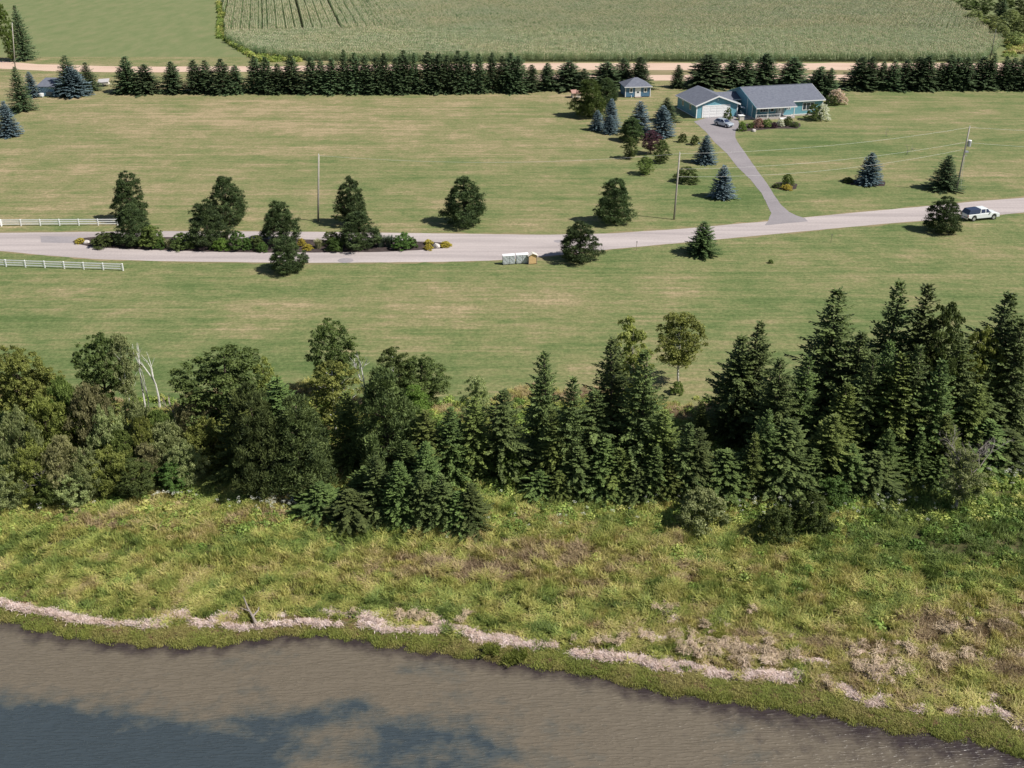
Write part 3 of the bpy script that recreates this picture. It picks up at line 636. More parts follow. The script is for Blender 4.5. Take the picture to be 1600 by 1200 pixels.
def tuft_crown(seed, H, zone, nclump, rc, nleaf, size, kind='leaf', flat=.8, shell=.55):
    """crown of leaf clumps; zone(t)->radius at relative height t in 0..1 above the crown's foot z0"""
    r = np.random.default_rng(seed); C = []; A = []; B = []; V = []; cent = []
    z0, rad = zone; rmax = max(rad(q / 20) for q in range(21)) * 1.01
    ph = r.uniform(0, 6.28, 6)
    for k in range(nclump):
        while True:
            t = r.uniform(0, 1)
            if r.random() < (rad(t) / rmax) ** .9: break
        az = r.uniform(0, 2*pi)
        lob = 1 + .16 * sin(3 * az + ph[0] + 4 * t) + .13 * sin(5 * az + ph[1] - 7 * t)
        rr = rad(t) * lob * (r.uniform(shell, 1) if r.random() < .8 else r.uniform(0, shell))
        c = np.array([rr * cos(az), rr * sin(az), z0 + (H - z0) * t]); cent.append(c)
        n = int(nleaf * r.uniform(.6, 1.3)); q = rc * r.uniform(.6, 1.25) * (1 - .35 * t)
        d = unit(r.normal(size=(n, 3))); d[:, 2] = np.where(d[:, 2] < -.25, -d[:, 2], d[:, 2])
        P_ = c + d * (r.uniform(.3, 1, n) ** .6 * np.where(r.random(n) < .12, 1.5, 1))[:, None] * np.array([q, q, q * flat])
        sz = size * r.uniform(.6, 1.3, n)[:, None]
        if kind == 'shoot':
            out = unit(d * .35 + np.array([0, 0, 1.]) + .45 * r.normal(size=(n, 3))); A.append(out * sz * 1.5); B.append(unit(np.cross(out, r.normal(size=(n, 3)))) * sz * .38)
        elif kind == 'needle':
            out = unit(d + np.array([0, 0, .5]) + .5 * r.normal(size=(n, 3))); A.append(out * sz * 1.6); B.append(unit(np.cross(out, r.normal(size=(n, 3)))) * sz * .35)
        else:
            nr = unit(d + .8 * r.normal(size=(n, 3)) + np.array([.0, 0, .3])); a = unit(np.cross(nr, r.normal(size=(n, 3)))); A.append(a * sz); B.append(np.cross(nr, a) * sz * .6)
        C.append(P_); V.append(np.clip(r.uniform(.2, .75) + r.normal(0, .17, n), 0, 1))
    C, A, B, V = map(np.concatenate, (C, A, B, V))
    return quad_mesh('crown_leaves', diamonds(C, A, B), V), cent
def trunk_mesh(name, H, r0, cent=(), seed=0, lean=0, nl=14, z_lo=.25):
    r = random.Random(seed); mb = MB(); pts = []; x = y = 0
    for k in range(7):
        t = k / 6; pts.append((x, y, H * t)); x += r.uniform(-.02, .02) * H * .4 + lean * H / 6; y += r.uniform(-.02, .02) * H * .4
    mb.tube(pts, [r0 * (1 - .85 * k / 6) for k in range(7)], 7)
    cl = sorted(cent, key=lambda c: r.random())[:nl]
    for c in cl:
        zt = max(H * z_lo, c[2] - .6 * sqrt(c[0]**2 + c[1]**2) - .3); t = min(.95, zt / H); k = min(5, int(t * 6)); q = t * 6 - k
        p = np.array(pts[k]) * (1 - q) + np.array(pts[k+1]) * q; c = np.array(c); mid = (p + c) / 2 + np.array([0, 0, -.1])
        rr = r0 * (1 - .85 * t) * .5; mb.tube([p, mid, c], [rr, rr * .6, rr * .2], 4, cap=False)
    return mb.mesh(name, True)
def bare_mesh(name, H, r0, seed, spread=.55, depth=4, fork=3, twig=1.0):
    r = random.Random(seed); mb = MB()
    def grow(p, d, ln, rad, dep):
        p = np.array(p); d = np.array(d) / np.linalg.norm(d); q = p + d * ln * .5 + np.array([r.uniform(-.05, .05) * ln for _ in range(3)]); e = p + d * ln
        mb.tube([p, q, e], [rad, rad * .8, rad * .6], 5 if dep > 1 else 3, cap=False)
        if dep == 0: return
        for i in range(fork if dep > 1 else fork + 1):
            st = p + (e - p) * r.uniform(.45, 1.0) if i else e
            dd = d + np.array([r.gauss(0, spread), r.gauss(0, spread), r.gauss(.08, spread * .5)])
            grow(st, dd, ln * r.uniform(.5, .78), rad * .55, dep - 1)
    grow((0, 0, 0), (r.uniform(-.05, .05), 0, 1), H * .42, r0, depth)
    return mb.mesh(name)
# spruces
TM['spruce'] = [(spruce_mesh(s, R=2.8, levels=38, jag=.5, droop=.25, per=9, pw=.85, dens=1.15, lump=.24, gap=.12), 2.25) for s in range(7)]
TM['dense'] = [(spruce_mesh(s + 20, R=2.9, levels=36, per=9, jag=.3, droop=.15, dens=1.1, pw=.85), 2.25) for s in range(4)]
TM['blue'] = [(spruce_mesh(s + 40, R=3.3, levels=26, per=12, jag=.12, droop=.1, z0=.15, dens=1.25, pw=.78, fat=1.3), 2.65) for s in range(3)]
TM['row'] = [(spruce_mesh(s + 60, R=3.4, levels=30, per=11, jag=.3, droop=.15, z0=.1, dens=1.0, pw=.78, fat=1.5, lump=.2), 2.2) for s in range(5)]
def egg(t): return 3.4 * (sin(pi * min(1, (t * .86 + .14))) ** .55) * (1 - .62 * t) * 1.35
TM['pine'] = []
for s in range(5):
    cm, ce = tuft_crown(s + 80, 10.0, (.45, lambda t: 3.4 * max(.02, 1 - t) ** .47 * min(1, .62 + t * 2.2)), 300, .62, 95, .12, 'needle', 1.1, .72)
    TM['pine'].append((cm, 3.15, trunk_mesh('trunk_pine', 9.3, .28, ce, s, nl=20, z_lo=.1)))
def dec_kind(key, seeds, R, z0, prof, ncl, rc, nl, size, bark_r=.22, flat=.75, shell=.55, nlimb=24):
    TM[key] = []
    for s in seeds:
        cm, ce = tuft_crown(s, 9.7, (z0, prof), ncl, rc, nl, size, 'leaf', flat, shell)
        TM[key].append((cm, R, trunk_mesh('trunk_leafy', 9.0, bark_r, ce, s, nl=nlimb, z_lo=.15)))
dec_kind('round', range(100, 104), 3.6, 1.6, lambda t: 3.5 * max(.12, 4 * t * (1 - t)) ** .5, 270, .62, 85, .115)
dec_kind('shrubby', range(110, 114), 3.6, .6, lambda t: 3.5 * max(.1, (1 - t ** 2.2)) ** .6 * min(1, .55 + t), 250, .6, 75, .115, .15)
dec_kind('birch', range(120, 123), 3.4, 2.8, lambda t: 3.2 * max(.1, 4 * t * (1 - t)) ** .55, 190, .6, 70, .12, .14, .9, .35, 40)
dec_kind('tallbirch', range(130, 133), 2.4, 2.0, lambda t: 2.3 * max(.1, 4 * t * (1 - t)) ** .5, 120, .6, 80, .12, .16, .9, .4, 30)
TM['willow'] = []
for s in range(150, 155):
    cm, ce = tuft_crown(s, 9.6, (.5, lambda t: 3.4 * max(.1, 1 - t ** 2) ** .6 * min(1, .5 + t)), 230, .5, 95, .13, 'shoot', 2.0, .55)
    TM['willow'].append((cm, 3.4, trunk_mesh('trunk_leafy', 9.0, .16, ce, s, nl=46, z_lo=.08)))
TM['bush'] = []
for s in range(140, 144):
    cm, ce = tuft_crown(s, 9.0, (.6, lambda t: 5.2 * max(.08, 1 - t ** 2) ** .5), 150, 1.1, 70, .24, 'leaf', .8, .75)
    TM['bush'].append((cm, 5.6))
TRUNK = {k: trunk_mesh('trunk_conifer', 9.6, .2, (), 5) for k in ('spruce',)}
CNT = {}
def tree(kind, mat, px, top, base, wpx, name, label, cat='tree', group=None, trunk=None, at=None, seed=None):
    """from photo pixels: top pixel (px, top), row of the foot, crown width in pixels"""
    base = base - wpx * .5 * sin(TH + atan((base - 600) / F)) * (.75 if base > 600 else .6)
    X, Y, Z, H = place(px, top, base) if at is None else at
    rr = wpx / scl(Y, Z + H * .4) / 2
    k = CNT.get(kind, 0); CNT[kind] = k + 1
    var = TM[kind][(k if seed is None else seed) % len(TM[kind])]
    t = thing(name, label, cat, (X, Y, Z - .05), random.uniform(0, 2*pi), group)
    s_xy = rr / var[1]; s_z = H / 10.0
    if base > 500: t.rotation_euler = (random.gauss(0, .022), random.gauss(0, .022), t.rotation_euler[2])
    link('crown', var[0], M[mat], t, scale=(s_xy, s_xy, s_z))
    tm = var[2] if len(var) > 2 else TRUNK['spruce']
    link('trunk', tm, M[trunk or 'bark'], t, scale=(min(s_xy, s_z), min(s_xy, s_z), s_z) if len(var) < 3 else (s_xy, s_xy, s_z))
    return t
def bush(mat, px, top, base, wpx, label, name='shrub', cat='shrub', group=None, kind='bush'):
    X, Y, Z, H = place(px, top, base); rr = wpx / scl(Y, Z) / 2; Y += rr * .5
    k = CNT.get(kind, 0); CNT[kind] = k + 1; var = TM[kind][k % len(TM[kind])]
    H = max(H, .25)
    o = link(name, var[0], M[mat], loc=(X, Y, Z - .03), rot=(0, 0, random.uniform(0, 6.28)), scale=(rr / var[1] * 1.05, rr / var[1] * 1.05, H / 9.2))
    return tag(o, label, cat, group)
ORD = ['first','second','third','fourth','fifth','sixth','seventh','eighth','ninth','tenth','eleventh','twelfth','thirteenth','fourteenth','fifteenth','sixteenth','seventeenth','eighteenth','nineteenth','twentieth',
       'twenty-first','twenty-second','twenty-third','twenty-fourth','twenty-fifth','twenty-sixth','twenty-seventh','twenty-eighth','twenty-ninth','thirtieth','thirty-first','thirty-second','thirty-third','thirty-fourth','thirty-fifth','thirty-sixth','thirty-seventh','thirty-eighth','thirty-ninth','fortieth']
def numbered(rows, kind, mat, name, desc, where, group, trunk=None, wm=1.0, jt=0, **kw):
    """rows (px, top, base, width): labels count from the left along one rank"""
    mats = mat if isinstance(mat, list) else [mat]
    kinds = kind if isinstance(kind, list) else [kind]
    rows = sorted(rows); n = len(rows)
    if kinds[0] == 'row': rows = [(p + random.uniform(-2, 2), t + random.uniform(-4, 6), b + random.uniform(-.6, .6), w * random.uniform(.85, 1.3)) for p, t, b, w in rows]
    for i, (px, top, base, wd) in enumerate(rows):
        if n == 1: lab = '%s %s' % (desc, where)
        elif i == 0: lab = 'leftmost %s %s' % (desc, where)
        elif i == n - 1: lab = 'rightmost %s %s' % (desc, where)
        else: lab = '%s %s from the left %s' % (ORD[i], desc, where)
        tree(kinds[(i * 5) % len(kinds)], mats[(i * 7) % len(mats)], px, top, base, wd * wm * random.uniform(.85, 1.15), name, lab, 'tree', group if n > 1 else None, trunk, **kw)
SPW = 'spruce_tree'
# hedge row along the gravel road, in its natural stretches
numbered([(192,90,147,36),(222,94,147,32),(265,90,146,30),(300,94,146,32),(318,92,146,30),(345,91,147,32),(366,98,147,26)], 'row', 'row', SPW, 'dark spruce', 'in the row behind the far left lawn', 'spruces in the left stretch of the hedge row')
numbered([(395,88,146,30),(413,92,147,28),(430,96,147,26),(451,88,147,32),(484,88,147,30),(500,94,147,26),(516,88,147,28),(536,80,147,30),(553,84,147,28),(570,80,147,30),(585,86,147,26),(600,82,147,28),(618,88,147,26),(632,80,147,30),(648,80,146,30),(667,77,146,32),(684,82,146,28),(700,84,146,28),(716,80,146,30),(731,84,146,28),(750,86,146,28),(768,83,145,30),(786,85,145,28),(799,82,145,30),(812,84,145,30),(830,104,143,22)],
         'row', 'row', SPW, 'dark spruce', 'in the unbroken hedge row before the corn', 'spruces in the unbroken hedge row')
numbered([(856,94,141,34),(891,92,141,42),(915,104,143,22),(950,92,140,38),(974,88,138,30),(1001,82,140,38)], 'row', 'row', SPW, 'dark spruce', 'in the loose row behind the blue shed', 'spruces behind the blue shed')
tree('row', 'row', 1061, 101, 138, 22, SPW, 'small lone spruce between the blue shed and the garage')
numbered([(1108,87,137,42),(1146,90,135,36),(1168,90,135,36),(1199,86,134,38),(1243,89,132,34),(1284,99,152,34),(1299,104,152,28)], 'row', 'row', SPW, 'dark spruce', 'in the row right behind the house', 'spruces behind the house')
numbered([(1350,88,141,34),(1366,92,141,28),(1384,90,141,30),(1400,96,141,26),(1420,90,141,32),(1440,86,141,32),(1453,90,141,28),(1474,94,140,28),(1489,84,140,34),(1502,88,140,28),(1516,92,140,30),(1541,87,140,32),(1557,86,140,28),(1573,86,140,30),(1589,86,140,34),(1606,88,140,34)],
         'row', 'row', SPW, 'dark spruce', 'in the hedge row right of the house', 'spruces in the right stretch of the hedge row')
# far left corner
tree('dense', 'row', 22, 8, 96, 34, SPW, 'tall dark tree beyond the gravel road at the far left edge')
tree('shrubby', 'lime', 1, 4, 98, 26, 'leafy_tree', 'yellow-green tree cut by the left edge beyond the gravel road')
tree('dense', 'row', 22, 104, 176, 38, SPW, 'dark spruce left of the grey-blue shed')
tree('blue', 'blue', 44, 112, 153, 24, 'blue_spruce', 'small pale spruce touching the left wall of the grey-blue shed')
tree('blue', 'blue', 4, 158, 215, 34, 'blue_spruce', 'pale blue spruce cut by the left photo edge')
tree('dense', 'row', 100, 86, 150, 44, SPW, 'tall spruce right of the grey-blue shed')
tree('dense', 'row', 132, 97, 144, 34, SPW, 'spruce between the grey-blue shed and the small trailer')
tree('blue', 'blue', 108, 104, 152, 50, 'blue_spruce', 'pale blue spruce in front of the tall spruce by the grey-blue shed')
# pines and spruces along the lane
P_ = 'pine_tree'
tree('pine', 'lane_pine', 195, 268, 350, 52, P_, 'tall pine behind the left end of the island bed, by the upper white fence')
tree('pine', 'lane_pine', 202, 320, 387, 56, P_, 'pine standing in the left end of the island bed')
tree('pine', 'lane_pine', 349, 276, 356, 60, P_, 'broad pine on the lawn behind the island bed, left of the bare pole')
tree('pine', 'lane_pine', 318, 314, 389, 64, P_, 'pine in the island bed in front of a broader pine')
tree('pine', 'lane_pine', 434, 314, 386, 62, P_, 'pine in the middle of the island bed')
tree('pine', 'lane_pine', 445, 370, 430, 58, P_, 'short round pine on the near side of the lane below the island bed')
tree('pine', 'lane_pine', 545, 278, 356, 52, P_, 'narrow pine on the lawn just right of the bare pole')
tree('pine', 'lane_pine', 558, 332, 392, 66, P_, 'pine in the right part of the island bed')
tree('pine', 'lane_pine', 725, 277, 357, 66, P_, 'broad lone pine on the far lawn right of the island bed')
tree('pine', 'lane_pine', 963, 278, 354, 60, P_, 'pine on the far lawn left of the leaning middle pole')
tree('pine', 'lane_pine', 907, 346, 413, 62, P_, 'dense dark pine right of the mailboxes on the near side of the lane')
tree('dense', 'lane_pine', 1101, 346, 402, 50, SPW, 'small cone-shaped spruce on the near side of the lane below the driveway')
tree('dense', 'row', 1484, 242, 300, 48, SPW, 'spruce at the foot of the transformer pole')
tree('pine', 'lane_pine', 1481, 308, 367, 56, P_, 'pine on the near side of the lane beside the parked pickup')
B_ = 'blue_spruce'
tree('blue', 'blue', 1132, 258, 312, 38, B_, 'blue spruce left of the driveway, the nearer to the lane')
tree('blue', 'blue', 1105, 211, 257, 32, B_, 'blue spruce beside the middle of the driveway')
tree('blue', 'blue', 1364, 238, 290, 38, B_, 'lone blue spruce in a soil ring on the lawn right of the driveway')
tree('blue', 'blue', 1037, 165, 216, 37, B_, 'broad blue spruce nearest the garage wall')
tree('blue', 'blue', 1001, 158, 209, 37, B_, 'large blue spruce below the blue shed')
tree('blue', 'blue', 956, 154, 200, 27, B_, 'tall blue spruce behind two small ones left of the blue shed')
tree('blue', 'blue', 934, 172, 205, 23, B_, 'smallest blue spruce, left of a cluster of three')
tree('blue', 'blue', 954, 179, 210, 23, B_, 'small blue spruce in front of the cluster of three')
tree('pine', 'dark_leaf', 922, 124, 186, 56, P_, 'big dark pine right of the small red-roofed hut')
tree('pine', 'lane_pine', 948, 122, 168, 38, P_, 'dark pine between the big pine and the blue shed')
tree('dense', 'row', 1043, 152, 192, 36, SPW, 'dark spruce half hidden behind the blue spruce by the garage')
tree('pine', 'lane_pine', 988, 184, 223, 42, P_, 'dark green pine in front of the large blue spruce')
tree('shrubby', 'dark_leaf', 986, 213, 250, 30, 'leafy_tree', 'round dark green tree below the pine on the side lawn')
tree('round', 'purple', 1019, 203, 243, 34, 'plum_tree', 'purple-leaved small tree among the blue spruces')
tree('shrubby', 'dark_leaf', 1035, 218, 257, 35, 'leafy_tree', 'round dark tree beside the purple-leaved tree')
tree('shrubby', 'leaf', 1010, 242, 275, 32, 'leafy_tree', 'light green round tree, lowest of the side lawn group')
bush('dark_leaf', 1077, 263, 287, 38, 'wide low dark bush right of the middle pole')
bush('dark_leaf', 1068, 208, 223, 14, 'small round bush left of the top of the driveway')
bush('dark_leaf', 1087, 212, 227, 15, 'small round bush between its twin and the driveway')
# wood on the right
W_R = 'at the back of the right-hand wood'
numbered([(1159,520,700,98),(1190,503,700,92),(1311,452,700,110),(1345,518,705,84),(1405,439,690,96),(1456,443,700,88),(1575,456,690,96),(1604,500,700,90),(1505,530,715,84),(1540,560,700,80)], 'spruce', 'spruce', SPW, 'tall ragged spruce', W_R, 'back rank of the right-hand wood', wm=1.2)
numbered([(1221,558,735,72),(1260,558,725,64),(1361,552,735,84),(1386,530,725,80),(1412,556,745,82),(1437,540,740,84),(1475,560,745,84),(1320,600,745,80),(1528,600,730,80)], ['spruce', 'dense', 'spruce'], ['spruce', 'fir', 'green_mix'], SPW, 'mid-height spruce', 'in the middle of the right-hand wood', 'middle rank of the right-hand wood', wm=1.15)
numbered([(1203,636,775,66),(1236,656,786,86),(1137,702,790,80),(1302,646,775,84),(1331,694,780,66),(1372,705,785,76),(1394,672,770,52),(1441,676,765,58),(1449,650,750,50),(1470,712,770,50),(1485,646,760,66),(1548,656,745,84),(1580,672,742,84),(1275,700,780,60),(1178,676,785,54),(1416,700,762,50)], ['dense', 'spruce', 'spruce'], ['fir', 'spruce', 'fir', 'green_mix'], SPW, 'young green spruce', 'along the front of the right-hand wood', 'front rank of the right-hand wood', wm=1.15)
tree('round', 'dark_leaf', 1487, 468, 700, 84, 'leafy_tree', 'dark leafy tree among the spruces of the right-hand wood')
tree('round', 'olive', 1538, 512, 690, 70, 'leafy_tree', 'pale olive leafy tree before the rightmost tall spruces')
bush('bright', 1308, 755, 795, 62, 'bright green bush at the front edge of the right-hand wood')
bush('dark_leaf', 1276, 780, 836, 64, 'dark round bush in front of the wood, right of a darker one')
bush('dark_leaf', 1220, 796, 850, 58, 'darkest round bush standing out in the marsh grass')
bush('grey_leaf', 1103, 776, 832, 80, 'wide grey-green bush before the middle of the wood')
# middle
numbered([(850,547,735,80),(965,528,745,98),(1004,550,765,98),(930,610,760,74)], 'spruce', 'spruce', SPW, 'dark ragged spruce', 'in the middle wood, left of the lone birch', 'tall spruces of the middle wood', wm=1.15)
numbered([(890,588,765,70),(868,640,770,60),(785,608,760,88),(738,618,755,76),(714,656,745,62),(1040,640,775,88),(1076,660,785,70),(1100,628,700,34)], ['spruce', 'dense'], ['spruce', 'green_mix'], SPW, 'dense spruce', 'in the second rank of the middle wood', 'second rank of the middle wood')
numbered([(946,686,780,60),(970,700,782,56),(1025,698,790,48),(1048,716,790,44),(1092,668,785,66),(905,698,785,56),(845,735,786,50),(1000,730,788,44),(875,735,786,44)], ['spruce', 'dense'], ['fir', 'green_mix', 'spruce'], SPW, 'small green spruce', 'along the front of the middle wood', 'front rank of the middle wood', wm=1.2)
tree('tallbirch', 'olive', 990, 497, 690, 74, 'leafy_tree', 'leafy tree rising behind the tall spruces left of the lone birch', trunk='grey_bark')
tree('birch', 'olive', 1068, 489, 617, 96, 'birch_tree', 'lone birch with pale stems on the lawn edge', trunk='birch_bark')
bush('leaf', 1060, 598, 617, 22, 'small bush at the foot of the lone birch')
tree('shrubby', 'lime', 800, 704, 765, 50, 'leafy_tree', 'round yellow-green tree at the front of the middle wood')
tree('birch', 'grey_leaf', 745, 584, 700, 52, 'leafy_tree', 'thin grey-green tree top left of the ragged spruce')
# centre-left
numbered([(400,598,790,94),(455,622,792,118),(600,576,765,118)], 'pine', 'spruce', P_, 'big dark pine', 'in the left-centre wood above the marsh', 'big pines of the left-centre wood')
numbered([(430,590,740,90),(540,610,740,70),(665,640,770,80),(700,636,765,80),(640,690,790,70),(372,610,760,100)], ['spruce', 'dense'], ['green_mix', 'fir'], SPW, 'green spruce', 'between the big pines of the left-centre wood', 'inner spruces of the left-centre wood')
numbered([(588,712,818,70),(625,722,828,66),(656,735,832,60),(545,765,834,90),(500,755,818,80),(690,740,836,66),(736,756,840,66),(566,730,805,60),(715,768,838,54),(478,780,810,50),(665,690,800,60)], ['spruce', 'dense'], ['spruce', 'fir'], SPW, 'small dark spruce', 'along the marsh edge of the left-centre wood', 'front spruces of the left-centre wood')
tree('round', 'dark_leaf', 515, 499, 640, 78, 'leafy_tree', 'dark round-topped tree rising above the left-centre wood')
tree('tallbirch', 'olive', 515, 560, 700, 82, 'birch_tree', 'olive birch directly below the dark round-topped tree', trunk='birch_bark')
tree('birch', 'dark_leaf', 612, 542, 660, 74, 'birch_tree', 'dark birch at the back of the wood, right of the white snag', trunk='birch_bark')
tree('round', 'dark_leaf', 655, 556, 660, 84, 'leafy_tree', 'dark leafy tree at the back, right of the dark birch')
tree('shrubby', 'lime', 645, 600, 700, 76, 'leafy_tree', 'yellow-green tree in front of the dark birch')
tree('shrubby', 'lime', 668, 640, 720, 56, 'leafy_tree', 'small bright tree tucked behind the green spruces')
tree('round', 'dark_leaf', 345, 543, 710, 156, 'leafy_tree', 'largest dark leafy tree left of the big pines')
tree('shrubby', 'olive', 410, 556, 690, 62, 'leafy_tree', 'yellowing tree leaning out right of the largest leafy tree')
# left thicket
numbered([(4,538,680,64),(34,547,700,80),(62,572,690,60)], 'round', 'olive', 'leafy_tree', 'olive leafy tree', 'at the back of the left thicket', 'back trees of the left thicket')
tree('round', 'dark_leaf', 147, 517, 665, 76, 'leafy_tree', 'dark leafy tree at the back beside the white birch stems')
tree('birch', 'grey_leaf', 183, 520, 665, 52, 'birch_tree', 'thin birch with a white stem beside the dead birches', trunk='birch_bark')
numbered([(95,588,730,74),(130,600,740,84),(60,618,750,94),(20,636,765,84),(165,636,755,84),(206,615,735,64),(216,652,750,56),(240,640,735,64),(300,610,715,76)], 'willow', ['grey_leaf', 'sage', 'olive', 'grey_leaf', 'leaf'], 'willow_tree', 'grey-green willow', 'in the middle of the left thicket', 'willows in the left thicket')
numbered([(90,678,792,94),(40,698,800,84),(130,698,792,84),(12,728,805,64),(70,738,804,80),(112,738,804,74),(166,700,786,84),(320,655,745,114),(255,660,750,84),(285,690,770,74),(226,690,762,60),(190,670,760,60)], 'willow', ['grey_leaf', 'sage', 'olive', 'grey_leaf', 'leaf'], 'willow_tree', 'low bushy willow', 'along the front of the left thicket', 'front willows of the left thicket')
tree('shrubby', 'dark_leaf', 205, 716, 788, 82, 'leafy_tree', 'round dull green tree at the marsh edge of the left thicket')
tree('shrubby', 'bright', 266, 720, 780, 60, 'leafy_tree', 'bright green round tree beside deep shade at the marsh edge')
def dead(name, label, px, top, base, r0, mat, seed, spread=.4, fork=3, depth=4, cat='tree', wx=1.0, group=None):
    X, Y, Z, H = place(px, top, base); m = bare_mesh('bare_limbs', 10, r0, seed, spread, depth, fork)
    zmax = max(v.co.z for v in m.vertices); s = H / zmax
    o = link(name, m, M[mat], loc=(X, Y, Z - .05), rot=(0, 0, seed), scale=(s * wx, s * wx, s)); return tag(o, label, cat, group)
dead('dead_birch', 'dead white birch stem nearest the thin leafy birch', 209, 534, 640, .21, 'birch_bark', 3, .25, 2, 3, wx=.7)
dead('dead_birch', 'middle one of the three dead white birch stems', 217, 548, 640, .17, 'birch_bark', 4, .25, 2, 3, wx=.6)
dead('dead_birch', 'tallest right-hand dead white birch stem against the lawn', 232, 534, 642, .21, 'birch_bark', 5, .28, 2, 3, wx=.8)
dead('dead_tree', 'dead pinkish tree with bare limbs before the largest leafy tree', 268, 622, 690, .2, 'dead_pink', 6, .55, 3, 4, wx=1.3)
dead('dead_birch', 'white snag between the dark round-topped tree and the pines', 566, 550, 640, .22, 'birch_bark', 8, .35, 3, 3)
dead('dead_tree', 'pale bare limbs in the left thicket', 33, 660, 720, .2, 'dead', 9, .6, 3, 3, wx=1.4)
dead('dead_tree', 'grey bare tree low in the left thicket', 60, 725, 790, .16, 'dead', 10, .5, 3, 4, wx=1.2)
dead('dead_tree', 'reddish bare tree at the top of the left thicket', 92, 600, 680, .16, 'dead_pink', 11, .5, 3, 4, wx=1.0)
# half-dead leaning tree in the marsh
t = tree('tallbirch', 'grey_leaf', 1514, 700, 812, 70, 'dying_tree', 'thin half-dead tree with grey twigs standing alone in the marsh', trunk='grey_bark')
Xd, Yd, Zd, Hd = place(1525, 690, 812); mm = bare_mesh('bare_limbs', 10, .2, 12, .5, 5, 3); sd = Hd / max(v.co.z for v in mm.vertices)
link('dead_branches', mm, M['dead'], t, loc=(0, 0, 0), scale=(sd, sd, sd))
# bare young trees on the lawn
dead('young_tree', 'bare young tree on the lawn right of the house, the farther one', 1387, 198, 214, .16, 'dead', 13, .5, 3, 4, wx=1.2)
dead('young_tree', 'bare young tree on the lawn right of the house, the nearer one', 1420, 224, 241, .16, 'dead', 14, .6, 3, 4, wx=1.4)
fl = []
for px, py, sx_, sy_, n_ in ((430,793,36,8,60),(268,783,16,3,18),(75,800,30,4,10),(520,800,20,5,14),(1575,742,18,10,30),(1250,800,60,14,40),(1130,790,60,10,24),(900,800,150,20,30),(1400,790,50,20,36)):
    for _ in range(n_): fl.append(G(px + random.gauss(0, sx_), py + random.gauss(0, sy_)))
fl = np.array(fl); nf = len(fl); M['umbel'] = grass_mat('white_umbels', [(.0, (.6, .62, .5)), (1.0, (.8, .8, .72))], .2, .1)
gn_scatter('wild_flowers', fl + np.array([0, 0, .95]), np.column_stack([np.zeros(nf), np.zeros(nf), rng.uniform(0, 6, nf)]), np.column_stack([rng.uniform(.35, .7, nf)] * 2 + [rng.uniform(.25, .5, nf)]), rng.uniform(0, 1, nf), [leafclump('flower_head', 50, .34, .3, .05, 77)], M['umbel'], 'white wild flower heads in the brush', 'wild flowers')
# bushes and trees beyond the corn, top right
numbered([(1512,-6,16,34),(1540,-12,26,40),(1575,-14,30,44),(1600,-8,44,40),(1480,-12,6,30)], 'shrubby', 'dark_leaf', 'leafy_tree', 'dark leafy tree', 'at the back beyond the corner of the corn', 'trees beyond the corn')
numbered([(1525,14,40,36),(1552,22,52,38),(1583,14,58,44),(1605,26,60,40),(1568,38,66,34),(1590,48,74,36)], 'shrubby', 'grey_leaf', 'leafy_tree', 'blue-green bushy tree', 'beside the right edge of the corn', 'bushy trees beside the corn')
tree('dense', 'row', 1570, -2, 34, 24, SPW, 'dark spruce among the bushy trees beside the corn')
k6 = 1500; X6 = rng.uniform(hit(1500, 95)[0], hit(1720, 95)[0], k6); Y6 = rng.uniform(312, 470, k6)
cx = np.interp(Y6, [312, 330, 360, 400, 470, 520], [hit(1560, 90)[0], hit(1560, 72)[0], hit(1545, 50)[0], hit(1530, 42)[0], hit(1480, 5)[0], hit(1440, -20)[0]])
ok = X6 > cx + 2; X6, Y6 = X6[ok], Y6[ok]; k6 = len(X6)
gn_scatter('rank_grass', np.column_stack([X6, Y6, X6 * 0]), np.column_stack([np.zeros(k6), np.zeros(k6), rng.uniform(0, 6, k6)]), np.column_stack([rng.uniform(2.5, 5, k6)] * 2 + [rng.uniform(1.5, 3, k6)]), np.clip(.2 + .6 * vnoise(X6, Y6, .12, 3), 0, 1), cl, M['brush'], 'rank weeds between the corn corner and the bushy trees', 'undergrowth')
# corn-edge weeds, left front of the corn
pe = np.array([hit(random.uniform(400, 470), random.uniform(88, 97)) for _ in range(160)] + [hit(random.uniform(340, 352), random.uniform(5, 60)) for _ in range(120)] + [hit(352 + q * 45, 60 + q * 28 + random.uniform(0, 4)) for q in np.random.default_rng(3).uniform(0, 1, 120)])
k6 = len(pe); gn_scatter('field_margin_weeds', np.column_stack([pe, np.zeros(k6)]), np.column_stack([np.zeros(k6), np.zeros(k6), rng.uniform(0, 6, k6)]), np.column_stack([rng.uniform(2, 4, k6)] * 2 + [rng.uniform(1.5, 3.2, k6)]), rng.uniform(.15, .6, k6), cl, M['brush'], 'weeds along the rounded corner of the corn', 'undergrowth')
# ------------------------------------------------------------------ planting in the island bed
def ib(mat, px, base, w_, h, label, kind='bush', name='shrub', cat='shrub', group=None): return bush(mat, px, base - h, base, w_, label, name, cat, group, kind)
def tuftplant(mat, px, base, wpx, hpx, label, group=None):
    X, Y, Z = G(px, base); r = wpx / scl(Y) / 2; H = hpx / scl(Y) * 1.02
    m = TM['plume'][int(px) % 2]; o = link('ornamental_grass', m, M[mat], loc=(X, Y + r * .5, Z), rot=(0, 0, px), scale=(r, r, H)); return tag(o, label, 'grass clump', group)
TM['plume'] = [blades('plume_clump', 420, 1.0, .5, .10, .8, s + 50) for s in range(2)]
ib('gold', 123, 381, 16, 8, 'low yellow shrub at the left tip of the island bed')
ib('dark_leaf', 160, 386, 44, 20, 'low spreading dark juniper left of the first island pine', name='juniper')
ib('leaf', 231, 389, 40, 34, 'large soft green shrub just right of the first island pine')
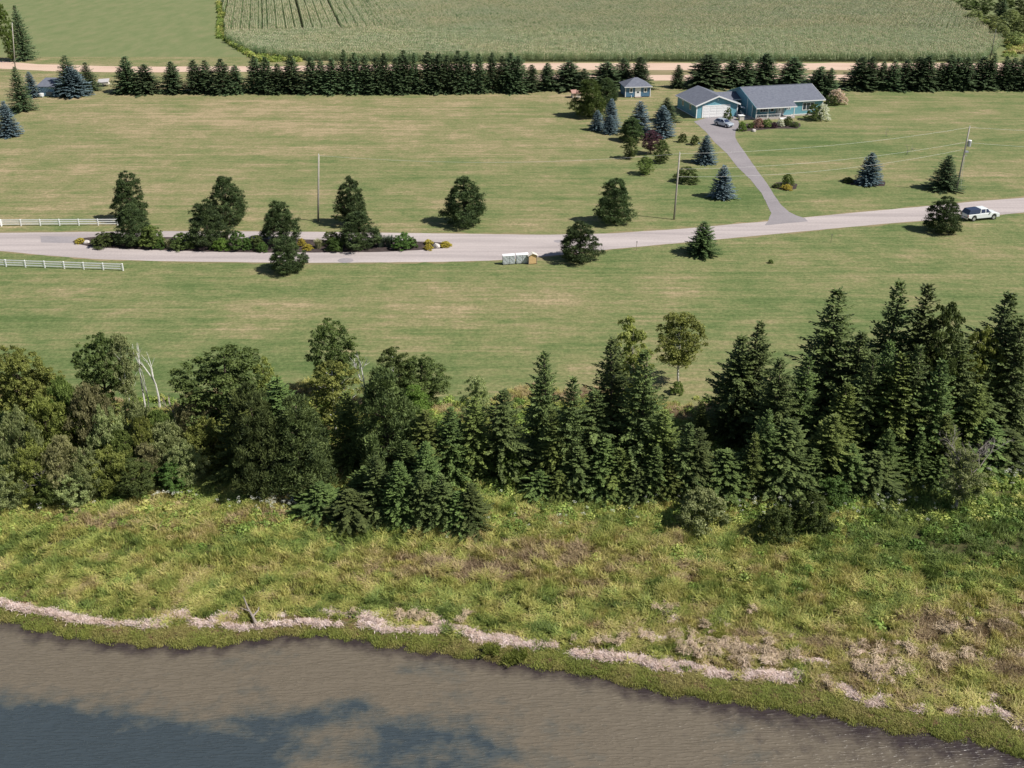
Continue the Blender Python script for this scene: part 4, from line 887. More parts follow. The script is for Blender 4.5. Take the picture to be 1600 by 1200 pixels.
ib('bright', 246, 390, 20, 18, 'bright green shrub tucked against the large soft one')
tuftplant('pale_grass', 263, 389, 14, 15, 'pale plume grass between bright green and dark shrubs')
ib('dark_leaf', 280, 391, 36, 24, 'dark spreading shrub in the shade left of the second island pine', name='juniper')
ib('lime', 342, 392, 26, 18, 'lime green low shrub under the second island pine')
ib('bright', 368, 392, 32, 28, 'round bright green shrub right of the second island pine')
tuftplant('pale_grass', 352, 378, 16, 18, 'pale plume grass behind the lime green shrub')
ib('bright', 385, 391, 16, 18, 'small green shrub right of the round bright one')
ib('dark_leaf', 398, 390, 28, 20, 'dark shrub left of the middle island pine', name='juniper')
ib('bright', 407, 394, 20, 14, 'low green shrub in front of the middle island pine')
ib('gold', 470, 385, 14, 12, 'golden shrub right of the middle island pine')
ib('gold', 480, 391, 17, 8, 'low bright yellow shrub at the front of the mulch')
tuftplant('pale_grass', 497, 389, 16, 16, 'pale grass clump between yellow shrub and round green shrub')
ib('bright', 521, 394, 26, 21, 'round green shrub left of the right-hand island pine')
ib('dark_leaf', 515, 384, 30, 20, 'dark shrub behind the round green one', name='juniper')
for gx_ in (595, 608): tuftplant('teal_grass', gx_, 387, 20, 19, 'blue-green grass clump, the %s of two, right of the right-hand island pine' % ('left' if gx_ < 600 else 'right'), 'blue-green grass clumps')
ib('bright', 628, 391, 36, 24, 'broad green shrub near the right end of the island bed')
ib('bright', 643, 388, 18, 16, 'small green shrub beside the broad one')
ib('gold', 669, 383, 14, 8, 'yellow shrub left of the white rock, the farther one')
ib('gold', 669, 391, 15, 8, 'yellow shrub left of the white rock, the nearer one')
ib('gold', 696, 387, 18, 9, 'yellowish shrub at the right tip of the island bed')
def rock(px, base, wpx, label, seed, mat=None):
    r = np.random.default_rng(seed); import bmesh
    bm = bmesh.new(); bmesh.ops.create_icosphere(bm, subdivisions=2, radius=1)
    for v in bm.verts: v.co *= 1 + r.uniform(-.18, .18)
    m = bpy.data.meshes.new('rock'); bm.to_mesh(m); bm.free()
    X, Y, Z = G(px, base); R_ = wpx / scl(Y) / 2; o = link('rock', m, mat or M['rock'], loc=(X, Y + R_ * .5, Z + R_ * .3), rot=(0, 0, seed), scale=(R_, R_ * .8, R_ * .75)); return tag(o, label, 'rock')
M['rock'] = simple('pale_rock', (.50, .46, .43), .9, noise=.25, nscale=3)
rock(135, 381, 10, 'pale rock at the left tip of the island bed', 1); rock(682, 388, 13, 'pale rock at the right end of the island bed', 2)
rock(1178, 206, 8, 'flat pale stone at the edge of the house bed', 5)
# house bed and lawn beds
ib('lime', 1161, 205, 15, 14, 'light green round shrub at the left end of the house bed')
ib('leaf', 1175, 200, 12, 8, 'low yellow-green shrub before the porch post')
ib('rose_bloom', 1187, 200, 16, 16, 'pink flowering shrub under the porch')
ib('leaf', 1200, 200, 16, 14, 'green shrub left of the white front door')
ib('purple', 1211, 200, 10, 9, 'dark red low shrub before the front steps')
ib('white_bloom', 1221, 198, 13, 11, 'white flowering shrub beside the front steps')
ib('dark_leaf', 1233, 197, 15, 15, 'dark green shrub right of the front steps')
ib('dark_leaf', 1244, 199, 12, 8, 'low dark shrub at the right end of the house bed')
ib('dark_leaf', 1139, 189, 14, 20, 'dark shrub between garage corner and parked car', kind='bush')
ib('dark_leaf', 1276, 189, 26, 25, 'dark green shrub at the right house corner, beside white blossom')
ib('white_bloom', 1288, 189, 24, 26, 'round shrub covered in white blossom at the right house corner', cat='flowering shrub', name='hydrangea')
ib('pink_bloom', 1312, 164, 30, 24, 'large shrub covered in cream-pink blossom behind the house corner', cat='flowering shrub', name='hydrangea')
ib('dark_leaf', 1303, 165, 24, 16, 'green shrub left of the cream-pink blossom')
ib('leaf', 1233, 291, 20, 18, 'round shrub in the small bed on the front lawn')
ib('gold', 1231, 297, 18, 8, 'low yellow shrub in front of the round one on the lawn')
ib('dark_leaf', 1215, 294, 14, 7, 'low dark shrub left in the small lawn bed')
ib('dark_leaf', 1327, 286, 18, 8, 'low shrub left of the lone blue spruce')
ib('leaf', 1205, 412, 9, 6, 'small weed tuft on the near lawn', name='weed', cat='weed')

# ------------------------------------------------------------------ buildings
M['siding'] = None
def siding(name, col):
    m, n, p, o = mat_new(name); tc = N(n, 'ShaderNodeTexCoord'); sp = N(n, 'ShaderNodeSeparateXYZ'); L(n, tc.outputs['Object'], sp.inputs[0])
    f = math_(n, 'FRACT', math_(n, 'MULTIPLY', sp.outputs['Z'], 7.0)); nz = pos_noise(n, 1.5, 4, .6, kind='obj')
    L(n, mixc(n, .35, col, ramp(n, nz, [(.3, tuple(c * .75 for c in col)), (.7, tuple(min(1, c * 1.2) for c in col))])), p.inputs['Base Color'])
    p.inputs['Roughness'].default_value = .55; bump(n, p, f, .5, .02); return m
M['teal'] = siding('blue_green_siding', (.160, .370, .450)); M['shedblue'] = siding('blue_siding', (.085, .185, .300)); M['greyblue'] = siding('weathered_blue_siding', (.22, .36, .47))
M['greywall'] = siding('grey_board_wall', (.20, .19, .20))
M['shingle'] = soil_like('grey_shingles', [(.3, (.115, .125, .160)), (.7, (.170, .182, .220))], 1.6, .3, (1, 1, 1), .85)
M['white'] = simple('white_trim', (.80, .80, .80), .5, noise=.04)
M['glass'] = simple('window_glass', (.03, .045, .06), .08, spec=.6)
M['lightglass'] = simple('door_glass', (.20, .24, .26), .12, spec=.6)
M['concrete'] = simple('concrete', (.42, .38, .36), .9, noise=.15)
M['wood'] = simple('weathered_wood', (.30, .24, .18), .85, noise=.25)
def window(parent, x0, x1, z0, z1, y, n_m=1, t=.09, axis='y', label=None):
    """window on a wall facing -y (or -x); frame > pane, mullion"""
    def bb(mb, a0, a1, d0, d1, h0, h1):
        return mb.box(a0, a1, d0, d1, h0, h1) if axis == 'y' else mb.box(d0, d1, a0, a1, h0, h1)
    f = MB(); bb(f, x0, x1, y - .06, y - .002, z0, z0 + t); bb(f, x0, x1, y - .06, y - .002, z1 - t, z1); bb(f, x0, x0 + t, y - .06, y - .002, z0 + t, z1 - t); bb(f, x1 - t, x1, y - .06, y - .002, z0 + t, z1 - t)
    fo = f.obj('window', M['white'], parent)
    p = MB(); bb(p, x0 + t, x1 - t, y - .035, y - .004, z0 + t, z1 - t); p.obj('pane', M['glass'], fo)
    for i in range(1, n_m + 1):
        xm = x0 + (x1 - x0) * i / (n_m + 1); q = MB(); bb(q, xm - t * .4, xm + t * .4, y - .055, y - .036, z0 + t, z1 - t); q.obj('mullion', M['white'], fo)
    return fo
A_H = radians(13.5)
hx, hy = hit(1179, 188.5)
H_ = thing('bungalow', 'blue-green bungalow with grey roof, attached double garage and small front porch', 'house', (hx, hy, 0), A_H)
# local frame: u to the right along the front, v away from the camera
U1 = 17.4; EV = -.35; RZ0 = 2.72; RV = 8.7; SL = .31; ridge = RZ0 + SL * (RV - EV); BV = 15.4; bev = ridge - SL * (BV - RV)
WV = 2.2; UP = 9.6                                   # main wall line behind the porch; porch eave reaches to UP
MB().box(.3, U1 - .3, WV - .04, BV - .5, 0, .28).obj('foundation', M['concrete'], H_)
wv_top = RZ0 + SL * (WV - EV) - .16
w_ = MB()
w_.add([(.35, WV, .28), (U1 - .35, WV, .28), (U1 - .35, WV, wv_top), (.35, WV, wv_top)], [(0, 1, 2, 3)])
for u, flip in ((.35, 1), (U1 - .35, 0)):
    pts = [(u, WV, .28), (u, BV - .55, .28), (u, BV - .55, bev), (u, RV, ridge - .17), (u, WV, wv_top)]; w_.poly(pts if flip == 0 else pts[::-1])
w_.obj('wall', M['teal'], H_)
# left end wall in front of the main wall line (porch end)
MB().add([(.35, .25, .1), (.35, WV - .01, .1), (.35, WV - .01, wv_top), (.35, .25, RZ0 + SL * .6 - .17)], [(3, 2, 1, 0), (0, 1, 2, 3)]).obj('porch_end_wall', M['teal'], H_)
rf = MB(); rz = lambda v: RZ0 + SL * (v - EV); WE = 1.75
rf.slab([(0, EV, rz(EV)), (UP, EV, rz(EV)), (UP, WE, rz(WE)), (UP, RV, ridge), (0, RV, ridge)], .14)
rf.slab([(UP + .003, WE, rz(WE)), (U1, WE, rz(WE)), (U1, RV, ridge), (UP + .003, RV, ridge)], .14)
rf.slab([(0, RV, ridge - .003), (U1, RV, ridge - .003), (U1, BV, bev), (0, BV, bev)], .14)
ro = rf.obj('roof', M['shingle'], H_)
MB().box(.1, U1 - .1, RV - .12, RV + .12, ridge + .0, ridge + .06).obj('ridge_cap', M['shingle'], ro)
fb = MB(); fb.box(0, UP, EV - .05, EV - .003, rz(EV) - .22, rz(EV) - .01); fb.obj('eave_board', M['white'], H_)
MB().box(UP + .01, U1, WE - .05, WE - .003, rz(WE) - .22, rz(WE) - .01).obj('eave_board', M['white'], H_)
for u in (-.04, U1 + .003):
    r = MB()
    for a, b, za, zb in ((EV if u < 1 else WE, RV, rz(EV if u < 1 else WE), ridge), (RV, BV, ridge, bev)):
        r.add([(u, a, za - .2), (u + .04, a, za - .2), (u + .04, b, zb - .2), (u, b, zb - .2), (u, a, za + .01), (u + .04, a, za + .01), (u + .04, b, zb + .01), (u, b, zb + .01)],
              [(0,3,2,1),(4,5,6,7),(0,1,5,4),(1,2,6,5),(2,3,7,6),(3,0,4,7)])
    r.obj('rake_board', M['white'] if u > 1 else M['teal'], H_)
MB().box(.25, UP, .1, WV - .05, 0, .34).obj('porch_floor', M['concrete'], H_)
for u in (.35, 3.1, 6.0, 9.3): MB().box(u - .07, u + .07, .18, .32, .34, rz(.25) - .16).obj('porch_post', M['white'], H_)
for a, b in ((.45, 3.0), (3.2, 5.9)):
    ra = MB(); ra.box(a, b, .22, .28, 1.12, 1.18); ra.box(a, b, .22, .28, .48, .53); ro_ = ra.obj('railing', M['white'], H_)
    k = int((b - a) / .32); bal = MB().box(-.015, .015, .235, .265, .53, 1.12).mesh('baluster')
    for i in range(k): link('baluster', bal, M['white'], ro_, loc=(a + (i + .5) * (b - a) / k, 0, 0))
dr = MB().box(6.35, 7.35, WV - .07, WV - .003, .36, 2.5).obj('front_door', M['white'], H_); MB().box(6.6, 7.1, WV - .085, WV - .071, 1.4, 2.2).obj('pane', M['lightglass'], dr); MB().box(6.42, 6.47, WV - .12, WV - .071, 1.25, 1.35).obj('handle', M['glass'], dr)
for a in (5.9, 7.43): sd_ = MB().box(a, a + .4, WV - .06, WV - .003, .36, 2.5).obj('side_light', M['white'], H_); MB().box(a + .09, a + .31, WV - .075, WV - .061, .9, 2.35).obj('pane', M['lightglass'], sd_)
st = MB(); [st.box(5.9, 8.1, -.2 - .3 * i, .09 - .3 * i if i else .09, 0, .26 - .1 * i) for i in range(2)]; st.obj('front_steps', M['white'], H_)
window(H_, 2.1, 4.2, 1.25, 2.45, WV, 2); window(H_, 4.6, 5.5, 1.25, 2.45, WV, 0); window(H_, .8, 1.6, 1.25, 2.45, WV, 0); window(H_, 8.4, 9.4, 1.55, 2.45, WV, 1)
window(H_, 12.2, 15.0, 1.15, 2.85, WV, 2, .13)
lw = MB().box(9.7, 16.9, WV - .03, WV - .003, .28, .42).obj('base_trim', M['white'], H_)
for u, v in ((.35, WV), (U1 - .35, WV)): MB().box(u - .08, u + .08, v - .05, v + .09, .28, wv_top).obj('corner_board', M['white'], H_)
MB().box(.27, .345, WV + 2.6, WV + 2.75, .2, 3.9).obj('downpipe', M['white'], H_)
# garage
G0 = np.array([-11.55, 4.9]); GW = 9.6; GD = 11.2; gz = 3.0; gr = 4.75; gm = GW / 2; ov = .45
ga = MB()
u0, v0 = G0; u1, v1 = u0 + GW, v0 + GD
ga.poly([(u0, v0, .05), (u1, v0, .05), (u1, v0, gz), (u0 + gm, v0, gr - .12), (u0, v0, gz)]); ga.poly([(u0, v1, .05), (u0, v1, gz), (u0 + gm, v1, gr - .12), (u1, v1, gz), (u1, v1, .05)])
ga.poly([(u0, v1, .05), (u0, v0, .05), (u0, v0, gz), (u0, v1, gz)]); ga.poly([(u1, v0, .05), (u1, v1, .05), (u1, v1, gz), (u1, v0, gz)])
ga.obj('garage_wall', M['teal'], H_)
sl_ = (gr - gz) / gm; gro = MB(); A0, A1 = v0 - ov, v1 + ov
gro.slab([(u0 - ov, A0, gz - sl_ * ov), (u0 + gm, A0, gr), (u0 + gm, A1, gr), (u0 - ov, A1, gz - sl_ * ov)], .14); gro.slab([(u0 + gm + .002, A0, gr), (u1 + ov, A0, gz - sl_ * ov), (u1 + ov, A1, gz - sl_ * ov), (u0 + gm + .002, A1, gr)], .14)
gro.obj('garage_roof', M['shingle'], H_)
def beam(p, q, h, y0, y1):
    return MB().add([(p[0], y0, p[1] - h), (q[0], y0, q[1] - h), (q[0], y0, q[1]), (p[0], y0, p[1]), (p[0], y1, p[1] - h), (q[0], y1, q[1] - h), (q[0], y1, q[1]), (p[0], y1, p[1])], [(0,1,2,3),(7,6,5,4),(0,4,5,1),(1,5,6,2),(2,6,7,3),(3,7,4,0)])
beam((u0 - ov, gz - sl_ * ov + .01), (u0 + gm, gr + .01), .30, A0 - .06, A0 - .003).obj('rake_board', M['white'], H_); beam((u0 + gm + .002, gr + .01), (u1 + ov, gz - sl_ * ov + .01), .30, A0 - .06, A0 - .003).obj('rake_board', M['white'], H_)
for u in (u0 - ov - .05, u1 + ov + .003): MB().box(u, u + .05, A0, A1, gz - sl_ * ov - .2, gz - sl_ * ov - .005).obj('eave_board', M['white'], H_)
gd = MB(); d0, d1 = u0 + 1.55, u0 + 7.55
go_ = MB().box(d0, d1, v0 - .05, v0 - .004, .06, 2.45).obj('garage_door', M['white'], H_)
for k in range(4):
    for j in range(4): MB().box(d0 + .12 + j * (d1 - d0) / 4, d0 - .12 + (j + 1) * (d1 - d0) / 4, v0 - .075, v0 - .051, .16 + k * .59, .55 + k * .59).obj('door_panel', M['white'], go_)
for a, b, c1, c2 in ((d0 - .26, d0 - .003, .06, 2.72), (d1 + .003, d1 + .26, .06, 2.72), (d0, d1, 2.46, 2.72)): MB().box(a, b, v0 - .08, v0 - .003, c1, c2).obj('door_trim', M['white'], H_)
for u in (u0, u1): MB().box(u - .06 if u == u0 else u - .14, u + .14 if u == u0 else u + .06, v0 - .05, v0 - .0025, .05, gz - .1).obj('corner_board', M['white'], H_)
window(H_, v0 + 3.0, v0 + 4.1, 1.2, 2.4, u0, 0, .12, 'x'); window(H_, v0 + 7.3, v0 + 8.4, 1.2, 2.4, u0, 0, .12, 'x')
MB().box(u0 - .05, u0 - .003, v0, v1, .05, .22).obj('base_trim', M['white'], H_)
MB().box(u0 + gm - .12, u0 + gm + .12, v0 - .2, v0 - .003, 3.72, 3.95).obj('porch_lamp', M['white'], H_)
# link between garage and house
MB().box(u1, .3, 9.6, 13.5, .05, 3.0).obj('link_wall', M['teal'], H_)
lk = MB(); lk.slab([(u1 - 3.4, 8.2, 3.02), (.3, 8.2, 3.02), (.3, 11.5, 4.1), (u1 - 3.4, 11.5, 4.1)], .14); lk.obj('link_roof', M['shingle'], H_)
MB().box(u1 + .5, .3, 8.14, 8.197, 2.8, 3.0).obj('eave_board', M['white'], H_)
MB().box(u1 + .01, .3, 1.2, 9.55, .0, .12).obj('patio', M['concrete'], H_)
ld = MB().box(-1.6, -.7, 9.53, 9.597, .12, 2.2).obj('side_door', M['white'], H_); MB().box(-1.4, -.9, 9.51, 9.529, 1.2, 2.0).obj('pane', M['lightglass'], ld)
# bench / swing on the patio, planter
def wpt(u, v): return (hx + u * cos(A_H) - v * sin(A_H), hy + u * sin(A_H) + v * cos(A_H))
bx, by = wpt(-.75, 4.9); bt = thing('garden_swing', 'pale canopy swing seat standing on the patio between garage and house', 'swing seat', (bx, by, .12), A_H + radians(75))
MB().slab([(-.9, -.5, 1.75), (.9, -.5, 1.75), (.9, .5, 2.0), (-.9, .5, 2.0)], .05).obj('canopy', M['white'], bt); MB().box(-.8, .8, -.3, .25, .45, .55).obj('seat', M['white'], bt); MB().box(-.8, .8, .25, .33, .45, 1.0).obj('backrest', M['white'], bt)
for u in (-.9, .9): MB().tube([(u, -.5, 0), (u, 0, 1.8), (u, .5, 0)], .03, 5).obj('frame', M['grey_bark'], bt)
bx, by = wpt(-2.6, 1.3); pt = thing('stone_planter', 'square pinkish stone planter between parked car and porch', 'planter', (bx, by, 0), A_H)
MB().box(-.5, .5, -.5, .5, 0, .95).obj('pedestal', M['rock'], pt); MB().box(-.62, .62, -.62, .62, .95, 1.05).obj('cap_stone', M['white'], pt)
# blue shed
def hip(mb, x0, x1, y0, y1, z0, z1, rl):
    xm, ym = (x0 + x1) / 2, (y0 + y1) / 2; a = (xm - rl, ym, z1); b = (xm + rl, ym, z1)
    c = [(x0, y0, z0), (x1, y0, z0), (x1, y1, z0), (x0, y1, z0)]
    return mb.add(c + [a, b], [(0, 1, 5, 4), (1, 2, 5), (2, 3, 4, 5), (3, 0, 4), (3, 2, 1, 0)])
X_, Y_ = hit(977, 152.5); sh = thing('garden_shed', 'small blue shed with grey hip roof, white door and two white-framed windows', 'shed', (X_, Y_, 0), radians(7))
W2, D2 = 6.0, 5.6
MB().box(0, W2, 0, D2, .15, 2.5).obj('wall', M['shedblue'], sh); hip(MB(), -.4, W2 + .4, -.4, D2 + .4, 2.5, 4.15, .35).obj('roof', M['shingle'], sh)
fo = MB(); fo.box(-.4, W2 + .4, -.45, -.403, 2.36, 2.52); fo.obj('eave_board', M['white'], sh)
for u in (0, W2): MB().box(u - .08, u + .08, -.06, -.003, .1, 2.36).obj('corner_board', M['white'], sh)
dd = MB().box(2.3, 3.7, -.06, -.003, .2, 2.35).obj('double_door', M['white'], sh); MB().box(2.75, 3.25, -.075, -.061, 1.0, 1.35).obj('pane', M['glass'], dd)
window(sh, .95, 1.75, 1.1, 2.2, 0, 0, .16); window(sh, 4.4, 5.2, 1.1, 2.2, 0, 0, .16); MB().box(2.2, 3.8, -.95, -.07, 0, .2).obj('step', M['wood'], sh); MB().box(1.35, 1.5, -.16, -.003, 0, .5).obj('downpipe', M['white'], sh)
# red roofed hut
M['redroof'] = simple('faded_red_roof', (.38, .22, .18), .8, noise=.2); M['cream'] = simple('cream_boards', (.70, .64, .56), .7, noise=.1)
X_, Y_ = hit(895, 153.5); hu = thing('garden_hut', 'tiny hut with faded red roof and cream front left of the big dark pine', 'hut', (X_, Y_, 0), radians(12))
MB().box(0, 1.9, 0, 1.6, 0, 1.25).obj('wall', M['cream'], hu)
hr = MB(); hr.slab([(-.35, -.3, 1.2), (2.2, -.3, 1.2), (2.2, .8, 1.85), (-.35, .8, 1.85)], .07); hr.slab([(-.35, .803, 1.85), (2.2, .803, 1.85), (2.2, 1.9, 1.2), (-.35, 1.9, 1.2)], .07); hr.obj('roof', M['redroof'], hu)
MB().box(.2, .8, -.03, -.003, .1, 1.0).obj('door', M['wood'], hu)
# grey-blue shed far left
X_, Y_ = hit(61, 150); s2 = thing('lean_to_shed', 'grey-blue shed with slate roof and pale object at its door, far left', 'shed', (X_, Y_, 0), radians(-4))
w2 = 4.0; MB().add([(0,0,0),(w2,0,0),(w2,5,0),(0,5,0),(0,0,2.3),(w2,0,2.3),(w2,5,3.2),(0,5,3.2)], [(0,3,2,1),(4,5,6,7),(0,1,5,4),(1,2,6,5),(2,3,7,6),(3,0,4,7)]).obj('wall', M['greyblue'], s2)
MB().slab([(-.3,-.35,2.28),(w2+.3,-.35,2.28),(w2+.3,5.4,3.35),(-.3,5.4,3.35)], .12).obj('roof', M['shingle'], s2)
MB().box(-.03, -.003, 0, 5, 0, 2.2).obj('side_boarding', M['greywall'], s2); MB().box(.25, 1.3, -.05, -.003, 0, 1.9).obj('door', M['greyblue'], s2)
MB().box(0 - .05, .12, -.06, -.004, 0, 2.2).obj('corner_board', M['white'], s2)
X_, Y_ = hit(63, 151.5); cr = thing('white_tub', 'pale tub standing in front of the grey-blue shed', 'tub', (X_, Y_, 0)); MB().tube([(.3, 0, 0), (.3, 0, .1), (.3, 0, .75)], [.5, .55, .62], 12).obj('bowl', M['white'], cr); MB().tube([(.3, 0, .75), (.3, 0, .82)], [.66, .66], 12).obj('rim', M['white'], cr)
X_, Y_ = hit(70, 151); cr = thing('barbecue', 'dark barbecue right of the pale tub by the grey-blue shed', 'barbecue', (X_ + .6, Y_, 0)); MB().box(0, 1.3, -.3, .4, .5, 1.15).obj('grill_box', M['glass'], cr)
lg = MB().box(-.03, .03, -.03, .03, 0, .5).mesh('leg'); [link('leg', lg, M['glass'], cr, loc=q) for q in ((.1, -.2, 0), (1.2, -.2, 0), (.1, .3, 0), (1.2, .3, 0))]
# small trailer with grey cover
M['silver'] = simple('silver_paint', (.42, .44, .47), .3, metal=.3); M['cover'] = simple('grey_cover', (.46, .44, .44), .6, noise=.1); M['tyre'] = simple('tyre_rubber', (.025, .025, .027), .8); M['rim'] = simple('wheel_rim', (.55, .56, .58), .3, metal=.6)
X_, Y_ = hit(153, 135.5); tr_ = thing('utility_trailer', 'small utility trailer with a pale grey cover between the spruces far left', 'trailer', (X_, Y_, 0), radians(3))
MB().slab([(0, 0, 1.0), (2.7, 0, 1.15), (2.7, 1.5, 1.75), (0, 1.5, 1.6)], .08).obj('cover', M['cover'], tr_); MB().box(.05, 2.65, .1, 1.4, .5, .95).obj('box', M['cream'], tr_)
wl = MB().tube([(0, -.1, 0), (0, .1, 0)], .33, 14).mesh('wheel'); [link('wheel', wl, M['tyre'], tr_, loc=(1.3, y, .33)) for y in (-.02, 1.5)]; MB().tube([(2.65, .7, .5), (3.6, .7, .45)], .05, 5).obj('drawbar', M['silver'], tr_)

# ------------------------------------------------------------------ fences
def fence(p0, p1, n_, label, z=1.0):
    (x0, y0), (x1, y1) = hit(*p0), hit(*p1); an = atan2(y1 - y0, x1 - x0); Lf = sqrt((x1-x0)**2 + (y1-y0)**2); s = Lf / n_
    t = thing('rail_fence', label, 'fence', (x0, y0, 0), an)
    pm = MB().box(-.075, .075, -.075, .075, 0, z + .06).add([(-.1,-.1,z+.06),(.1,-.1,z+.06),(.1,.1,z+.06),(-.1,.1,z+.06),(0,0,z+.14)], [(0,1,4),(1,2,4),(2,3,4),(3,0,4),(3,2,1,0)]).mesh('post')
    rm = MB().box(.077, s - .077, -.025, .025, -.075, .075).mesh('rail')
    for i in range(n_ + 1): link('post', pm, M['white'], t, loc=(i * s, 0, 0))
    for i in range(n_):
        for h in (.28, .62, .94): link('rail', rm, M['white'], t, loc=(i * s, 0, h))
    return t
fence((3, 353), (184, 352), 6, 'white three-rail fence behind the lane at the left edge', .95)
fence((-20, 415.5), (192.5, 423), 7, 'white three-rail fence on the near side of the lane at the left', .95)
fence((-40, 360), (2.2, 353.6), 1, 'short white fence wing turning out at the left edge', .95)

# ------------------------------------------------------------------ mailboxes, kiosk, stakes
M['boxgrey'] = simple('grey_mailbox_paint', (.52, .56, .58), .45, noise=.08); M['boxwhite'] = simple('white_mailbox_top', (.82, .82, .84), .4); M['tan'] = simple('tan_plywood', (.62, .42, .20), .7, noise=.15)
a0 = hit(786, 414.5); a1 = hit(842, 410.5); MA = atan2(a1[1] - a0[1], a1[0] - a0[0]); names = ['leftmost', 'second from the left', 'third from the left', 'rightmost']
for i, u in enumerate((0, .88, 1.92, 2.80)):
    t = thing('mailbox_cabinet', '%s of four grey community mailbox cabinets with white tops by the lane' % names[i], 'mailbox', (a0[0] + u * cos(MA), a0[1] + u * sin(MA), 0), MA, 'community mailboxes beside the lane')
    MB().box(0, .84, 0, .5, .14, 1.32).obj('cabinet', M['boxgrey'], t); MB().slab([(-.02, -.05, 1.36), (.86, -.05, 1.36), (.86, .55, 1.46), (-.02, .55, 1.46)], .06).obj('top', M['boxwhite'], t)
    MB().box(.1, .74, .08, .42, 0, .14).obj('base', M['concrete'], t); dm = MB().box(.01, .185, -.02, -.003, .01, .19).mesh('compartment_door')
    for a in range(4):
        for b in range(5): link('compartment_door', dm, M['silver'] if (a + b) % 3 == 0 else M['boxgrey'], t, loc=(.03 + a * .195, 0, .22 + b * .21))
X_, Y_ = hit(826, 413.5); t = thing('notice_kiosk', 'small tan wooden notice kiosk with gable roof right of the mailboxes', 'kiosk', (X_, Y_, 0), MA)
MB().box(.08, 1.12, .0, .5, .1, 1.25).obj('board', M['tan'], t); MB().box(0, .077, -.02, .52, 0, 1.3).obj('post', M['wood'], t); MB().box(1.123, 1.2, -.02, .52, 0, 1.3).obj('post', M['wood'], t)
MB().slab([(-.12, -.15, 1.28), (.6, -.15, 1.66), (.6, .7, 1.66), (-.12, .7, 1.28)], .05).slab([(.603, -.15, 1.66), (1.32, -.15, 1.28), (1.32, .7, 1.28), (.603, .7, 1.66)], .05).obj('roof', M['cream'], t)
MB().add([(.09, -.004, 1.25), (1.11, -.004, 1.25), (.6, -.004, 1.56)], [(0, 1, 2)]).obj('gable', M['tan'], t)
def stake(px, base, top, label):
    X, Y, Z, H = place(px, top, base); t = thing('marker_stake', label, 'stake', (X, Y, 0)); MB().tube([(0, 0, 0), (.03, 0, H)], .035, 5).obj('rod', M['wood'], t); MB().box(-.05, .1, -.03, .03, H - .18, H).obj('cap', M['grey_bark'], t)
stake(995, 391, 377, 'thin dark stake beside the lane right of the dense dark pine'); stake(1300, 379, 366, 'thin dark stake on the grass between cone-shaped spruce and pickup')

# ------------------------------------------------------------------ power poles and wires
M['pole'] = simple('weathered_pole', (.36, .33, .29), .9, noise=.2); M['wire'] = simple('wire', (.50, .50, .48), .5); M['pole_dark'] = simple('dark_pole', (.10, .11, .09), .9)
def pole(px_b, base, px_t, top, label, mat='pole', r=.15):
    X, Y, Z = G(px_b, base); zt = zat(Y, top); Xt = (px_t - 800) / scl(Y, zt)
    t = thing('utility_pole', label, 'utility pole', (X, Y, 0)); dx = Xt - X
    MB().tube([(0, 0, -.1), (dx * .5, 0, zt * .5), (dx, 0, zt)], [r, r * .85, r * .7], 8).obj('pole', M[mat], t, smooth=True); MB().tube([(dx, 0, zt), (dx, 0, zt + .25)], .06, 6).obj('insulator', M['white'], t)
    return t, np.array([X + dx, Y, zt])
p1, e1 = pole(497, 346, 498, 243, 'slim pale pole behind the island bed, left of a narrow pine', r=.16)
p2, e2 = pole(1053, 343, 1062, 240, 'pole leaning slightly right between side lawn and blue spruces', r=.16)
p3, e3 = pole(1494, 300, 1515, 199, 'leaning pole with grey transformer by the lane at right', r=.17)
p4, e4 = pole(24, 112, 19, 37, 'slim pole beside the gravel road at the far left')
p5, e5 = pole(1547, 92, 1556, 47, 'dark thin pole at the right corner of the corn', 'pole_dark', .14)
f_ = (215 - 199) / 101.; dx3 = e3[0] - p3.location.x; zt3 = e3[2]
def on3(f): return (dx3 * (1 - f), zt3 * (1 - f))
x3, z3 = on3(.2); tf = MB().tube([(x3 + .48, -.1, z3 - .95), (x3 + .48, -.1, z3)], .3, 14).obj('transformer', M['silver'], p3); MB().tube([(x3 + .48, -.1, z3 + .003), (x3 + .48, -.1, z3 + .1)], [.32, .26], 14).obj('lid', M['white'], tf)
x3, z3 = on3(.36); MB().box(x3 + .05, x3 + .6, -.25, .25, z3 - .25, z3).obj('street_lamp', M['silver'], p3); x3, z3 = on3(.43); MB().box(x3 - .1, x3 + .55, -.05, .05, z3 - .07, z3 + .03).obj('bracket', M['pole'], p3); MB().tube([(x3 + .2, 0, z3), (.65, 0, .2)], .025, 5).obj('guy_wire', M['wire'], p3)
def wire(a, b, sag, label, r=.012):
    a, b = np.array(a), np.array(b); pts = [a + (b - a) * t - np.array([0, 0, sag * 4 * t * (1 - t)]) for t in np.linspace(0, 1, 17)]
    o = MB().tube(pts, r, 4).obj('overhead_wire', M['wire']); tag(o, label, 'wire', 'overhead wires')
def off(e, dz, dx=0): return np.array([e[0] + dx, e[1], e[2] + dz])
wire(e2, e3, .9, 'topmost wire from the leaning middle pole to the transformer pole'); wire(off(e2, -2.4), off(e3, -2.5, -.3), 1.0, 'middle wire from the leaning middle pole to the transformer pole'); wire(off(e2, -3.6), off(e3, -3.7, -.4), 1.3, 'lowest wire from the leaning middle pole to the transformer pole')
wire(e1, e2, 1.2, 'wire from the slim pale pole to the leaning middle pole')
e6 = e3 + np.array([58, -2, .4]); wire(e3, e6, 1.0, 'topmost wire running right from the transformer pole'); wire(off(e3, -2.5), off(e6, -2.8), 1.2, 'lower wire running right from the transformer pole')

